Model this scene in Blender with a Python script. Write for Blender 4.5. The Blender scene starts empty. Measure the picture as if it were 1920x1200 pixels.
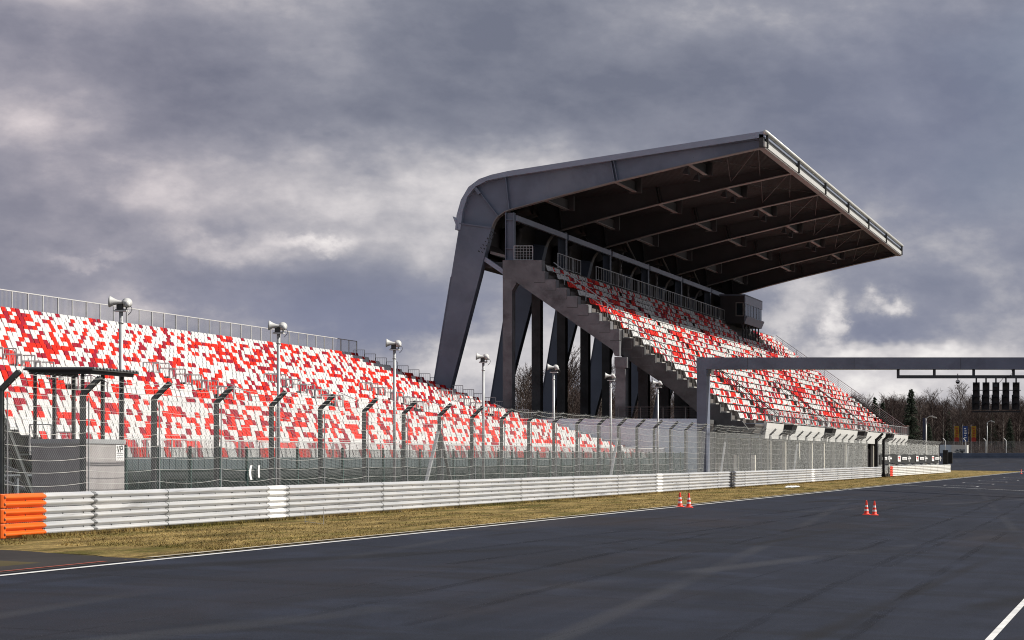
import bpy, math, random
from mathutils import Vector, Matrix, noise as mnoise
R = math.radians
rng = random.Random(11)
sc = bpy.context.scene
COL = sc.collection

# ------------------------------------------------------------------ helpers
F, VX, VY, H = 4278.0, 2170.0, 859.0, 1.77      # focal length in photo pixels, vanishing point, eye height

def W(px, py, Y):
    """the point at depth Y seen at photo pixel (px, py)"""
    return Vector(((px - VX) * Y / F, Y, H + (VY - py) * Y / F))

def tag(o, label=None, cat=None, group=None, kind=None):
    if label: o['label'] = label
    if cat: o['category'] = cat
    if group: o['group'] = group
    if kind: o['kind'] = kind
    return o

def empty(name, loc, label=None, cat=None, group=None):
    o = bpy.data.objects.new(name, None)
    o.empty_display_size = 0.3
    COL.objects.link(o)
    o.location = loc
    return tag(o, label, cat, group)

class MB:
    def __init__(s):
        s.v = []; s.f = []; s.m = []
    def add(s, vs, fs, mi=0):
        b = len(s.v)
        s.v += [tuple(p) for p in vs]
        s.f += [tuple(b + i for i in q) for q in fs]
        s.m += [mi] * len(fs)
        return s
    def box(s, x0, x1, y0, y1, z0, z1, mi=0):
        v = [(x0,y0,z0),(x1,y0,z0),(x1,y1,z0),(x0,y1,z0),(x0,y0,z1),(x1,y0,z1),(x1,y1,z1),(x0,y1,z1)]
        return s.add(v, [(3,2,1,0),(4,5,6,7),(0,1,5,4),(1,2,6,5),(2,3,7,6),(3,0,4,7)], mi)
    def bar(s, p, q, w, h=None, up=(0,0,1), mi=0):
        """rectangular bar p->q, w across, h along the up side"""
        h = w if h is None else h
        p = Vector(p); q = Vector(q); d = (q - p).normalized(); up = Vector(up)
        if abs(d.dot(up)) > 0.98: up = Vector((0,1,0)) if abs(d.y) < 0.9 else Vector((1,0,0))
        a = d.cross(up).normalized() * (w / 2); b = a.cross(d).normalized() * (h / 2)
        v = [p-a-b, p+a-b, p+a+b, p-a+b, q-a-b, q+a-b, q+a+b, q-a+b]
        return s.add(v, [(0,1,2,3),(7,6,5,4),(0,4,5,1),(1,5,6,2),(2,6,7,3),(3,7,4,0)], mi)
    def tube(s, p, q, r0, r1=None, n=8, mi=0, caps=True):
        r1 = r0 if r1 is None else r1
        p = Vector(p); q = Vector(q); d = (q - p).normalized()
        u = Vector((0,0,1)) if abs(d.z) < 0.95 else Vector((1,0,0))
        a = d.cross(u).normalized(); b = a.cross(d).normalized()
        v = []
        for c, r in ((p, r0), (q, r1)):
            for i in range(n):
                t = 2 * math.pi * i / n
                v.append(c + a * (math.cos(t) * r) + b * (math.sin(t) * r))
        f = [(i, (i+1) % n, n + (i+1) % n, n + i) for i in range(n)]
        if caps: f += [tuple(reversed(range(n))), tuple(range(n, 2*n))]
        return s.add(v, f, mi)
    def path(s, pts, r, n=4, mi=0):
        pts = [Vector(p) for p in pts]; v = []; f = []
        for k, p in enumerate(pts):
            d = (pts[min(k+1, len(pts)-1)] - pts[max(k-1, 0)]).normalized()
            u = Vector((0,0,1)) if abs(d.z) < 0.95 else Vector((1,0,0))
            a = d.cross(u).normalized(); b = a.cross(d).normalized()
            rr = r[k] if isinstance(r, (list, tuple)) else r
            for i in range(n):
                t = 2 * math.pi * (i + .5) / n
                v.append(p + a * (math.cos(t) * rr) + b * (math.sin(t) * rr))
        for k in range(len(pts) - 1):
            for i in range(n):
                f.append((k*n + i, k*n + (i+1) % n, (k+1)*n + (i+1) % n, (k+1)*n + i))
        return s.add(v, f, mi)
    def lathe(s, prof, origin, axis, n=16, mi=0, split=None):
        """prof: list of (r, t) along axis"""
        o = Vector(origin); d = Vector(axis).normalized()
        u = Vector((0,0,1)) if abs(d.z) < 0.95 else Vector((1,0,0))
        a = d.cross(u).normalized(); b = a.cross(d).normalized(); v = []; f = []
        for r, t in prof:
            for i in range(n):
                g = 2 * math.pi * i / n
                v.append(o + d * t + a * (math.cos(g) * r) + b * (math.sin(g) * r))
        base = len(s.v); s.v += [tuple(p) for p in v]
        for k in range(len(prof) - 1):
            for i in range(n):
                s.f.append((base + k*n + i, base + k*n + (i+1) % n, base + (k+1)*n + (i+1) % n, base + (k+1)*n + i))
                s.m.append(split[k] if split else mi)
        return s
    def prismY(s, poly, y0, y1, mi=0, caps=True):
        """poly: (x, z) outline, extruded along Y"""
        n = len(poly)
        v = [(x, y0, z) for x, z in poly] + [(x, y1, z) for x, z in poly]
        f = [(i, (i+1) % n, n + (i+1) % n, n + i) for i in range(n)]
        if caps: f += [tuple(range(n)), tuple(reversed(range(n, 2*n)))]
        return s.add(v, f, mi)
    def stripY(s, line, y0, y1, mi=0):
        n = len(line)
        v = [(x, y0, z) for x, z in line] + [(x, y1, z) for x, z in line]
        return s.add(v, [(i, i+1, n+i+1, n+i) for i in range(n-1)], mi)
    def build(s, name, mats, parent=None, smooth=False, recalc=False):
        me = bpy.data.meshes.new(name)
        off = Vector((0,0,0))
        if parent is not None:
            off = Vector(parent.location)
            if parent.parent is not None: off = off + Vector(parent.parent.location)
        me.from_pydata([(x-off.x, y-off.y, z-off.z) for x, y, z in s.v] if off.length else s.v, [], s.f)
        if not isinstance(mats, (list, tuple)): mats = [mats]
        for m in mats: me.materials.append(m)
        if len(mats) > 1: me.polygons.foreach_set('material_index', s.m)
        if smooth: me.polygons.foreach_set('use_smooth', [True] * len(me.polygons))
        if recalc:
            import bmesh
            bm = bmesh.new(); bm.from_mesh(me); bmesh.ops.recalc_face_normals(bm, faces=bm.faces); bm.to_mesh(me); bm.free()
        me.update()
        o = bpy.data.objects.new(name, me)
        COL.objects.link(o)
        if parent is not None: o.parent = parent
        return o

def copy_tree(o, parent=None):
    c = o.copy(); COL.objects.link(c)
    if parent is not None: c.parent = parent
    for ch in list(o.children): copy_tree(ch, c)
    return c

# ------------------------------------------------------------------ materials
class N:
    def __init__(s, tree): s.t = tree; s.n = tree.nodes; s.l = tree.links
    def new(s, typ, **kw):
        n = s.n.new(typ)
        for k, v in kw.items(): setattr(n, k, v)
        return n
    def put(s, sock, v):
        if isinstance(v, bpy.types.NodeSocket): s.l.new(v, sock)
        else: sock.default_value = v
    def math(s, op, a, b=0.0, c=0.0):
        n = s.new('ShaderNodeMath', operation=op)
        for i, v in enumerate((a, b, c)): s.put(n.inputs[i], v)
        return n.outputs[0]
    def mix(s, fac, a, b, blend='MIX'):
        n = s.new('ShaderNodeMix', data_type='RGBA', blend_type=blend)
        n.clamp_factor = True
        s.put(n.inputs[0], fac)
        s.put(n.inputs[6], a if isinstance(a, bpy.types.NodeSocket) else (*a[:3], 1))
        s.put(n.inputs[7], b if isinstance(b, bpy.types.NodeSocket) else (*b[:3], 1))
        return n.outputs[2]
    def noise(s, vec, scale, detail=4, rough=.55, dist=0):
        n = s.new('ShaderNodeTexNoise'); s.put(n.inputs['Vector'], vec)
        n.inputs['Scale'].default_value = scale; n.inputs['Detail'].default_value = detail
        n.inputs['Roughness'].default_value = rough; n.inputs['Distortion'].default_value = dist
        return n.outputs['Fac']
    def ramp(s, fac, stops):
        n = s.new('ShaderNodeValToRGB'); e = n.color_ramp.elements
        while len(e) < len(stops): e.new(.5)
        for i, (p, c) in enumerate(stops):
            e[i].position = p; e[i].color = (*c, 1) if not isinstance(c, (int, float)) else (c, c, c, 1)
        s.put(n.inputs[0], fac); return n.outputs[0]
    def mapping(s, vec, scale=(1,1,1), loc=(0,0,0), rot=(0,0,0)):
        n = s.new('ShaderNodeMapping'); s.put(n.inputs['Vector'], vec)
        n.inputs['Scale'].default_value = scale; n.inputs['Location'].default_value = loc; n.inputs['Rotation'].default_value = rot
        return n.outputs[0]
    def pos(s):
        return s.new('ShaderNodeNewGeometry').outputs['Position']

def base_mat(name):
    m = bpy.data.materials.new(name); m.use_nodes = True
    t = m.node_tree; b = t.nodes['Principled BSDF']
    return m, N(t), b

def mat(name, col, rough=.6, metal=0, var=.15, scale=1.5, stain=None, stain_amt=.5, bump=0, bscale=20, stretch=(1,1,1), spec=.5, obj_rand=0):
    m, n, b = base_mat(name)
    p = n.mapping(n.pos(), stretch)
    f = n.noise(p, scale, 5, .6)
    dark = tuple(c * (1 - var) for c in col); light = tuple(min(1, c * (1 + var)) for c in col)
    c = n.mix(n.ramp(f, [(.3, 0.0), (.7, 1.0)]), dark, light)
    if stain:
        g = n.noise(n.mapping(n.pos(), stretch, (7, 3, 1)), scale * .6, 6, .65, .4)
        c = n.mix(n.math('MULTIPLY', n.ramp(g, [(.5, 0.0), (.68, 1.0)]), stain_amt), c, stain)
    if obj_rand:
        r = n.new('ShaderNodeObjectInfo').outputs['Random']
        c = n.mix(n.math('MULTIPLY', r, obj_rand), c, (0, 0, 0))
    n.put(b.inputs['Base Color'], c)
    b.inputs['Roughness'].default_value = rough
    b.inputs['Metallic'].default_value = metal
    b.inputs['Specular IOR Level'].default_value = spec
    if bump:
        bn = n.new('ShaderNodeBump'); bn.inputs['Strength'].default_value = bump
        n.put(bn.inputs['Height'], n.noise(n.pos(), bscale, 4, .6)); n.put(b.inputs['Normal'], bn.outputs[0])
    return m

M = {}
M['white_seat'] = mat('white_seat_plastic', (.60, .60, .595), .5, var=.05, scale=.6, stain=(.66,.64,.60), stain_amt=.3, spec=.25)
M['red_seat'] = mat('red_seat_plastic', (.68, .022, .010), .55, var=.10, scale=.6, spec=.15)
M['maroon_seat'] = mat('maroon_seat_plastic', (.30, .012, .028), .55, var=.12, scale=.6, spec=.15)
M['galv'] = mat('galvanised_steel', (.42, .43, .44), .5, .35, .15, 2.5)
M['railing'] = mat('pale_railing_steel', (.62, .62, .61), .45, .15, .1, 3)
M['zinc_rail'] = None
M['post'] = mat('dark_fence_post', (.115, .125, .125), .55, .3, .25, 3)
M['wire'] = mat('fence_wire', (.42, .43, .42), .5, .3, .2, 3)
M['cable'] = mat('fence_cable', (.50, .50, .48), .5, .2, .15, 3)
M['green'] = mat('dark_green_steel', (.018, .060, .050), .5, 0, .2, 3)
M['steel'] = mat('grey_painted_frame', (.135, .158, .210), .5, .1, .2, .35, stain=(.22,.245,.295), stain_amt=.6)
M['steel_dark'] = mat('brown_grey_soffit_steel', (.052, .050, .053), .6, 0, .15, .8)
M['flange'] = mat('light_flange_edge', (.21, .195, .19), .5, .1, .12, 1)
M['roofskin'] = mat('pale_roof_cladding', (.30, .335, .42), .45, .2, .07, .6)
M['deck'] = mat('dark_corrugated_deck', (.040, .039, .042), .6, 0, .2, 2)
M['gutter'] = mat('white_gutter_metal', (.60, .595, .56), .35, .1, .05, 2)
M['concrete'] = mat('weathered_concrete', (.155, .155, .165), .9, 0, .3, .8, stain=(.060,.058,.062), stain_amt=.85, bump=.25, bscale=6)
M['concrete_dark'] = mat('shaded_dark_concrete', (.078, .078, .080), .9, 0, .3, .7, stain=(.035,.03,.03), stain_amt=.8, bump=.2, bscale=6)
M['concrete_pale'] = mat('pale_concrete', (.38, .37, .35), .9, 0, .15, 1.1, stain=(.2,.19,.18), stain_amt=.5, bump=.2, bscale=6)
M['tier'] = mat('terrace_concrete', (.11, .10, .095), .9, 0, .2, 1.2, bump=.15)
M['blackish'] = mat('black_paint', (.012, .012, .014), .6, 0, .2, 3)
M['charcoal'] = mat('charcoal_board', (.035, .028, .026), .7, 0, .25, 1.2)
M['white_wall'] = mat('white_render', (.58, .69, .80), .75, 0, .05, .6, stain=(.40,.46,.52), stain_amt=.3)
M['white_paint'] = mat('white_fascia_paint', (.66, .66, .64), .5, 0, .05, .7, stain=(.6,.58,.52), stain_amt=.3)
M['booth_panel'] = mat('grey_cabin_panel', (.36, .34, .34), .65, 0, .12, 2.5, stretch=(1,1,.4), stain=(.25,.22,.21), stain_amt=.4)
M['booth_dark'] = mat('dark_shelter_steel', (.055, .055, .055), .6, .1, .25, 4)
M['cream'] = mat('cream_column_paint', (.74, .70, .60), .6, 0, .08, 1)
M['horn'] = mat('white_horn_plastic', (.58, .58, .57), .4, 0, .06, 3)
M['horn_inner'] = mat('horn_mouth_grey', (.16, .16, .17), .6, 0, .1, 3)
M['gantry'] = mat('slate_gantry_paint', (.165, .185, .245), .5, .05, .14, .7, stain=(.085,.095,.13), stain_amt=.6)
M['hanger'] = mat('gantry_hanger_paint', (.055, .062, .072), .5, .1, .15, 2)
M['glass'] = None
M['orange'] = mat('orange_end_paint', (.78, .125, .008), .45, 0, .10, 2, stain=(.60,.09,.01), stain_amt=.4)
M['redpaint'] = mat('red_end_paint', (.72, .05, .02), .5, 0, .1, 2)
M['cone_red'] = mat('cone_orange_red', (.86, .045, .016), .5, 0, .06, 3)
M['cone_white'] = mat('cone_white_band', (.78, .76, .76), .5, 0, .05, 3)
M['bark'] = mat('birch_bark', (.19, .155, .135), .9, 0, .45, 2, stretch=(1,1,.5))
M['bark_pale'] = mat('pale_birch_bark', (.22, .20, .18), .85, 0, .4, 2, stretch=(1,1,.4))
M['twig'] = mat('bare_brown_twigs', (.058, .038, .033), .9, 0, .3, .5)
M['twig_grey'] = mat('bare_grey_twigs', (.095, .070, .060), .9, 0, .3, .5)
M['needle'] = mat('spruce_needles', (.022, .036, .018), .85, 0, .5, 1.2)
M['paper'] = mat('white_sheet', (.80, .80, .80), .6, 0, .05, 5)
M['ink'] = mat('black_ink', (.02, .02, .022), .7, 0, .1, 5)
M['banner_black'] = mat('black_banner_cloth', (.020, .022, .022), .8, 0, .3, 2)
M['flag_yellow'] = mat('yellow_flag_cloth', (.30, .17, .012), .8, 0, .15, 2)
M['flag_red'] = mat('red_flag_cloth', (.30, .03, .02), .8, 0, .15, 2)
M['flag_blue'] = mat('blue_flag_cloth', (.025, .06, .20), .8, 0, .2, 2)
M['redink'] = mat('red_ink', (.55, .05, .05), .7, 0, .1, 5)
M['blue_panel'] = mat('dark_blue_panel', (.03, .04, .09), .5, 0, .1, 2)
M['far_rail'] = mat('far_barrier_steel', (.13, .16, .21), .6, .1, .2, .6)
M['brownbox'] = mat('brown_grille', (.25, .17, .14), .7, 0, .1, 2)
M['step'] = mat('dark_terrace_deck', (.055, .058, .062), .7, .1, .25, 1.5)
M['scaff'] = mat('scaffold_steel', (.20, .22, .24), .5, .3, .2, 2)
M['bluegrey'] = mat('grey_blue_sheet', (.15, .18, .195), .55, .2, .2, 1.5, stretch=(1,.4,1))

def glass_mat():
    m, n, b = base_mat('tinted_glass')
    b.inputs['Base Color'].default_value = (.02, .03, .038, 1); b.inputs['Roughness'].default_value = .06
    b.inputs['Specular IOR Level'].default_value = .45
    return m
M['glass'] = glass_mat()

def zinc():
    m, n, b = base_mat('weathered_guardrail_zinc')
    p = n.pos()
    f = n.noise(n.mapping(p, (1, .25, 2.5)), 1.6, 6, .65)
    c = n.mix(n.ramp(f, [(.3, 0.), (.7, 1.)]), (.42, .435, .46), (.60, .60, .60))
    s = n.noise(n.mapping(p, (1, .22, 5), (3, 1, 0)), 1.0, 5, .7, .3)       # rubbed, dirty streaks along the rail
    c = n.mix(n.math('MULTIPLY', n.ramp(s, [(.58, 0.), (.68, 1.)]), .6), c, (.17, .165, .17))
    d = n.noise(n.mapping(p, (1, 3, .3), (0, 9, 0)), 2.2, 4, .6)
    c = n.mix(n.math('MULTIPLY', n.ramp(d, [(.55, 0.), (.75, 1.)]), .3), c, (.45, .42, .38))
    r = n.new('ShaderNodeObjectInfo').outputs['Random']
    c = n.mix(n.math('MULTIPLY', r, .18), c, (.30, .31, .33))
    n.put(b.inputs['Base Color'], c)
    b.inputs['Roughness'].default_value = .45; b.inputs['Metallic'].default_value = .2
    return m
M['zinc_rail'] = zinc()

def asphalt():
    m, n, b = base_mat('track_asphalt')
    p = n.pos()
    grain = n.noise(p, 45, 3, .7)
    big = n.noise(n.mapping(p, (.35, .05, 1)), 1.0, 6, .6, .6)
    streak = n.noise(n.mapping(p, (1.6, .018, 1)), 1.0, 5, .65)
    lanes = n.noise(n.mapping(p, (.16, .010, 1), (4, 2, 0), (0, 0, R(6))), 1.0, 3, .5)
    c = n.mix(n.ramp(big, [(.3, 0.), (.7, 1.)]), (.0105, .0140, .0250), (.0180, .0225, .0385))
    c = n.mix(n.math('MULTIPLY', n.ramp(streak, [(.42, 0.), (.66, 1.)]), .28), c, (.032, .038, .058))
    c = n.mix(n.math('MULTIPLY', n.ramp(lanes, [(.38, 1.), (.52, 0.)]), .5), c, (.010, .0105, .014))
    wear = n.noise(n.mapping(p, (.30, .22, 1), (2, 8, 0), (0, 0, R(20))), 1.0, 7, .62, 1.2)
    c = n.mix(n.math('MULTIPLY', n.ramp(wear, [(.46, 0.), (.64, 1.)]), .7), c, (.026, .033, .056))
    wear2 = n.noise(n.mapping(p, (.12, .5, 1), (6, 1, 0), (0, 0, R(-8))), 1.0, 6, .62, .8)
    c = n.mix(n.math('MULTIPLY', n.ramp(wear2, [(.36, 1.), (.50, 0.)]), .5), c, (.0105, .0115, .0155))
    # rubbed tyre arcs: thin curved lighter and darker scuffs
    for k, (sc_, rot, dist, lo, colr, amt) in enumerate(((.030, 14, 1.6, .985, (.060,.062,.072), .5), (.045, -9, 2.2, .988, (.055,.057,.066), .45), (.024, 24, 1.2, .986, (.007,.007,.008), .7), (.05, 3, 1.0, .988, (.008,.0075,.008), .6))):
        w = n.new('ShaderNodeTexWave', wave_type='BANDS', bands_direction='X')
        n.put(w.inputs['Vector'], n.mapping(p, (1, .55, 1), (k * 3.1, k * 17, 0), (0, 0, R(rot))))
        w.inputs['Scale'].default_value = sc_; w.inputs['Distortion'].default_value = dist * 3
        w.inputs['Detail'].default_value = 1; w.inputs['Detail Scale'].default_value = .12
        brk = n.ramp(n.noise(n.mapping(p, (.2, .06, 1), (k * 5, 0, 0)), 1, 4, .6), [(.45, 0.), (.6, 1.)])
        fac = n.math('MULTIPLY', n.ramp(w.outputs['Fac'], [(lo, 0.), (1, 1.)]), n.math('MULTIPLY', brk, amt))
        c = n.mix(fac, c, colr)
    c = n.mix(n.math('MULTIPLY', n.ramp(grain, [(.38, 1.), (.56, 0.)]), .6), c, (.006, .006, .008))
    c = n.mix(n.math('MULTIPLY', n.ramp(n.noise(p, 70, 2, .6), [(.60, 0.), (.72, 1.)]), .35), c, (.060, .064, .075))
    rust = n.noise(n.mapping(p, (.2, .05, 1), (20, 3, 0)), 1, 4, .6)
    c = n.mix(n.math('MULTIPLY', n.ramp(rust, [(.52, 0.), (.72, 1.)]), .35), c, (.034, .025, .023))
    n.put(b.inputs['Base Color'], c)
    b.inputs['Roughness'].default_value = .85; b.inputs['Specular IOR Level'].default_value = .18
    bn = n.new('ShaderNodeBump'); bn.inputs['Strength'].default_value = .35; bn.inputs['Distance'].default_value = .01
    n.put(bn.inputs['Height'], grain); n.put(b.inputs['Normal'], bn.outputs[0])
    return m
M['asphalt'] = asphalt()
M['asphalt_old'] = mat('old_road_asphalt', (.034, .030, .029), .9, 0, .3, .8, stain=(.016,.014,.014), stain_amt=.7, bump=.3, bscale=40, stretch=(.6, .25, 1), spec=.2)
M['line'] = mat('worn_white_road_paint', (.66, .66, .65), .7, 0, .15, 2, stain=(.30,.30,.30), stain_amt=.5)
M['line_faint'] = mat('faint_road_paint', (.42, .42, .43), .75, 0, .3, 2, stain=(.08,.08,.085), stain_amt=.8)
M['kerb'] = mat('sandy_kerb_concrete', (.42, .38, .30), .9, 0, .25, 1.5, stain=(.2,.17,.12), stain_amt=.6)
M['redline'] = mat('faded_red_paint', (.30, .06, .035), .8, 0, .3, 2, stain=(.07,.05,.045), stain_amt=.8)

def verge(name='dry_spring_grass', fine=True):
    m, n, b = base_mat(name)
    p = n.pos()
    a = n.noise(n.mapping(p, (1.1, .22, 1)), 1.4, 7, .7, .5)
    f = n.noise(n.mapping(p, (1, .45, 1)), 14, 5, .75)
    g = n.noise(n.mapping(p, (.6, .10, 1), (5, 1, 0)), 1.2, 6, .7, .6)
    c = n.mix(n.ramp(a, [(.36, 0.), (.66, 1.)]), (.105, .074, .026), (.46, .335, .132))
    c = n.mix(n.math('MULTIPLY', n.ramp(g, [(.50, 0.), (.64, 1.)]), .85), c, (.085, .088, .016))
    if fine:
        c = n.mix(n.math('MULTIPLY', n.ramp(f, [(.36, 1.), (.56, 0.)]), .65), c, (.055, .038, .014))
        c = n.mix(n.math('MULTIPLY', n.ramp(f, [(.62, 0.), (.75, 1.)]), .6), c, (.46, .36, .17))
    n.put(b.inputs['Base Color'], c); b.inputs['Roughness'].default_value = .95; b.inputs['Specular IOR Level'].default_value = .1
    if not fine: return m
    bn = n.new('ShaderNodeBump'); bn.inputs['Strength'].default_value = .9; bn.inputs['Distance'].default_value = .06
    n.put(bn.inputs['Height'], f); n.put(b.inputs['Normal'], bn.outputs[0])
    return m
M['verge'] = verge()
M['ground'] = mat('bare_spring_ground', (.085, .068, .036), .95, 0, .4, .15, stain=(.05,.06,.02), stain_amt=.6, bump=.4, bscale=3, spec=.1)
M['blade'] = verge('dry_grass_blades', False)
M['soil'] = mat('dark_gravel_strip', (.07, .062, .055), .95, 0, .35, 2.5, bump=.4, bscale=20, spec=.1)

# ------------------------------------------------------------------ camera
cd = bpy.data.cameras.new('camera'); cam = bpy.data.objects.new('camera', cd); COL.objects.link(cam)
cam.location = (0, 0, H); cam.rotation_euler = (R(90), 0, 0)
cd.sensor_width = 36; cd.sensor_fit = 'HORIZONTAL'; cd.lens = 36 * F / 1920
cd.shift_x = (960 - VX) / 1920; cd.shift_y = (VY - 600) / 1920
cd.clip_start = .5; cd.clip_end = 6000
sc.camera = cam

# ------------------------------------------------------------------ light and sky
SX, SY, SZ = 1.17, .27, 1.0                       # towards the sun
sun_el = math.atan2(SZ, math.hypot(SX, SY)); sun_az = math.atan2(SX, SY)
sd = bpy.data.lights.new('sun', 'SUN'); sun = bpy.data.objects.new('sun', sd); COL.objects.link(sun)
sd.energy = 4.6; sd.angle = R(.53); sd.color = (1, .95, .86)
sun.rotation_euler = Vector((SX, SY, SZ)).to_track_quat('Z', 'Y').to_euler()
sun.location = (40, 40, 60)

def make_world():
    w = bpy.data.worlds.new('World'); sc.world = w; w.use_nodes = True
    t = w.node_tree; n = N(t); bg = t.nodes['Background']
    sky = n.new('ShaderNodeTexSky', sky_type='NISHITA'); sky.sun_disc = False
    sky.sun_elevation = sun_el; sky.sun_rotation = sun_az; sky.air_density = 1.0; sky.dust_density = 2.0; sky.ozone_density = 2.0
    d = n.new('ShaderNodeTexCoord').outputs['Generated']
    sep = n.new('ShaderNodeSeparateXYZ'); n.put(sep.inputs[0], d)
    x, y, z = sep.outputs
    az = n.math('ARCTAN2', x, y)                                  # compass bearing from the track axis
    el = n.math('ARCSINE', z)
    # rolling cloud noise on the sphere of directions, flattened towards the horizon
    dv = n.mapping(d, (1, 1, 1.9))
    n1 = n.noise(dv, 6.0, 9, .54, 0)
    n2 = n.noise(n.mapping(d, (1, 1, 2.0), (3.1, .4, 1.7)), 15, 8, .58, .1)
    wob = n.noise(n.mapping(d, (1, 1, 1.6), (.7, 4, 2)), 11, 5, .6)
    wob2 = n.noise(n.mapping(d, (1, 1, 1.6), (5.7, 1, 8)), 11, 5, .6)
    azh = n.math('ADD', az, n.math('MULTIPLY', n.math('SUBTRACT', n.noise(n.mapping(d, (1, 1, 1.3), (4, 4, 2)), 45, 5, .6), .5), .035))
    elh = n.math('ADD', el, n.math('MULTIPLY', n.math('SUBTRACT', n.noise(n.mapping(d, (1, 1, 1.3), (9, 1, 6)), 45, 5, .6), .5), .026))
    azw = n.math('ADD', az, n.math('MULTIPLY', n.math('SUBTRACT', wob, .5), .10))
    elw = n.math('ADD', el, n.math('MULTIPLY', n.math('SUBTRACT', wob2, .5), .055))
    def lobe(px, py, sx, sy, amp, warp=True):
        if sx < 85 and warp: warp = 'half'
        a0 = math.atan((px - VX) / F); e0 = math.atan((VY - py) / F * math.cos(a0))
        da = n.math('DIVIDE', n.math('SUBTRACT', azh if warp == 'half' else azw if warp else az, a0), sx / F)
        de = n.math('DIVIDE', n.math('SUBTRACT', elh if warp == 'half' else elw if warp else el, e0), sy / F)
        r2 = n.math('ADD', n.math('MULTIPLY', da, da), n.math('MULTIPLY', de, de))
        return n.math('MULTIPLY', n.math('EXPONENT', n.math('MULTIPLY', r2, -.7)), amp)
    tot = None
    for L in ((720, 330, 330, 60, .15), (930, 300, 120, 28, .10), (560, 330, 160, 50, -.03), (300, 330, 150, 60, -.03), (430, 470, 75, 26, .22), (600, 452, 48, 13, .26), (160, 483, 60, 12, .16),
              (60, 120, 130, 260, .10), (470, 40, 60, 60, .09), (240, 330, 300, 70, .06), (280, 590, 70, 22, .14),
              (1490, 575, 60, 42, .20), (1450, 600, 40, 30, .14), (1565, 606, 20, 32, .36), (1662, 574, 34, 20, .42), (1540, 545, 50, 20, .12), (1420, 640, 80, 50, .12), (1600, 668, 240, 16, .22),
              (1800, 690, 200, 30, .16), (1640, 735, 90, 34, .28), (1820, 745, 130, 40, .22), (1000, 690, 300, 60, .18), (850, 690, 60, 40, .2), (1520, 520, 60, 20, .14),
              (430, 150, 380, 80, -.12), (800, 190, 380, 55, -.12), (700, 40, 500, 60, -.05), (700, 590, 260, 65, -.20), (330, 420, 200, 35, -.05), (1700, 250, 250, 220, -.10), (1620, 100, 300, 90, -.14), (1880, 180, 120, 180, -.10), (1620, 640, 140, 22, -.12), (1380, 60, 200, 60, -.05), (1250, 150, 320, 120, -.08), (860, 80, 240, 90, -.07), (1000, 330, 60, 40, -.04), (1700, 585, 230, 60, .10),
              (1400, 640, 60, 60, -.05), (1100, 620, 140, 60, .06)):
        v = lobe(*L); tot = v if tot is None else n.math('ADD', tot, v)
    n3 = n.noise(n.mapping(d, (1, 1, 1.5), (2.2, 7, 3)), 34, 6, .58, 0)
    val = n.math('ADD', n.math('MULTIPLY', n.math('SUBTRACT', n1, .5), 1.0), n.math('MULTIPLY', n.math('SUBTRACT', n2, .5), .62))
    val = n.math('ADD', val, n.math('MULTIPLY', n.math('SUBTRACT', n3, .5), .34))
    edge = n.noise(n.mapping(d, (1, 1, 1.8), (6, 2, 9)), 8.5, 9, .56, 0)          # harder cloud edges along its contours
    val = n.math('ADD', val, n.math('MULTIPLY', n.math('SUBTRACT', n.ramp(edge, [(.47, 0.), (.57, 1.)]), .5), .10))
    val = n.math('ADD', n.math('ADD', val, tot), .42)
    cloud = n.ramp(val, [(.10, (.138, .150, .198)), (.30, (.198, .208, .256)), (.44, (.268, .273, .316)), (.56, (.380, .374, .402)), (.70, (.55, .53, .54)), (.90, (.86, .83, .80))])
    blu = lobe(720, 610, 330, 80, .75, False); blu2 = lobe(1780, 300, 300, 330, .45, False); blu3 = lobe(1500, 640, 300, 60, .35, False)
    cloud = n.mix(n.math('MULTIPLY', n.math('ADD', n.math('ADD', blu, blu2), blu3), n.ramp(val, [(.4, 1.), (.62, 0.)])), cloud, (.165, .185, .275))
    pk = lobe(80, 250, 330, 420, .6, False)
    cloud = n.mix(pk, cloud, n.mix(1.0, cloud, (1.10, .99, 1.0), 'MULTIPLY'))
    scaled = n.mix(1.0, cloud, (10, 10, 10), 'MULTIPLY')           # the Nishita sky is about ten times a picture's brightness
    gap = n.ramp(n.noise(n.mapping(d, (1, 1, 2), (9, 2, 5)), 3.2, 4, .5), [(.60, 0.), (.74, .12)])
    n.put(bg.inputs['Color'], n.mix(gap, scaled, sky.outputs[0]))
    bg.inputs['Strength'].default_value = .1
make_world()

sc.view_settings.view_transform = 'Standard'; sc.view_settings.look = 'None'
sc.view_settings.exposure = 0.3; sc.view_settings.gamma = 1; sc.view_settings.use_curve_mapping = False

# ------------------------------------------------------------------ ground and track
def sstep(t): t = max(0, min(1, t)); return t * t * (3 - 2 * t)
XP = [(-4000, 0), (-25, 0), (-18, -.08), (-2.2, -.80), (4, -.95), (30, -1.0), (4000, -1.0)]
def gx(x):
    for (a, za), (b, zb) in zip(XP, XP[1:]):
        if x <= b: return za + (zb - za) * (x - a) / (b - a)
    return XP[-1][1]
def gz(x, y):
    s = sstep((y - 335) / 95)
    return gx(x) * (1 - s) + 1.72 * s
YS = [-80, 0, 30, 60, 120, 180, 240, 300, 335, 345, 355, 365, 375, 385, 395, 405, 415, 425, 432, 460, 600, 1200, 4000]
def sheet(name, xs, ys, dz, m, kind='structure', clip=None):
    b = MB(); idx = {}
    for i, x in enumerate(xs):
        for j, y in enumerate(ys): idx[i, j] = len(b.v); b.v.append((x, y, gz(x, y) + dz))
    for i in range(len(xs) - 1):
        for j in range(len(ys) - 1):
            b.f.append((idx[i,j], idx[i+1,j], idx[i+1,j+1], idx[i,j+1])); b.m.append(0)
    o = b.build(name, m); o['kind'] = kind
    return o
sheet('ground', [-4000, -800, -200, -100, -60, -25, -18, -2.2, 4, 30, 200, 800, 4000], YS, 0, M['ground'])
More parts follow.
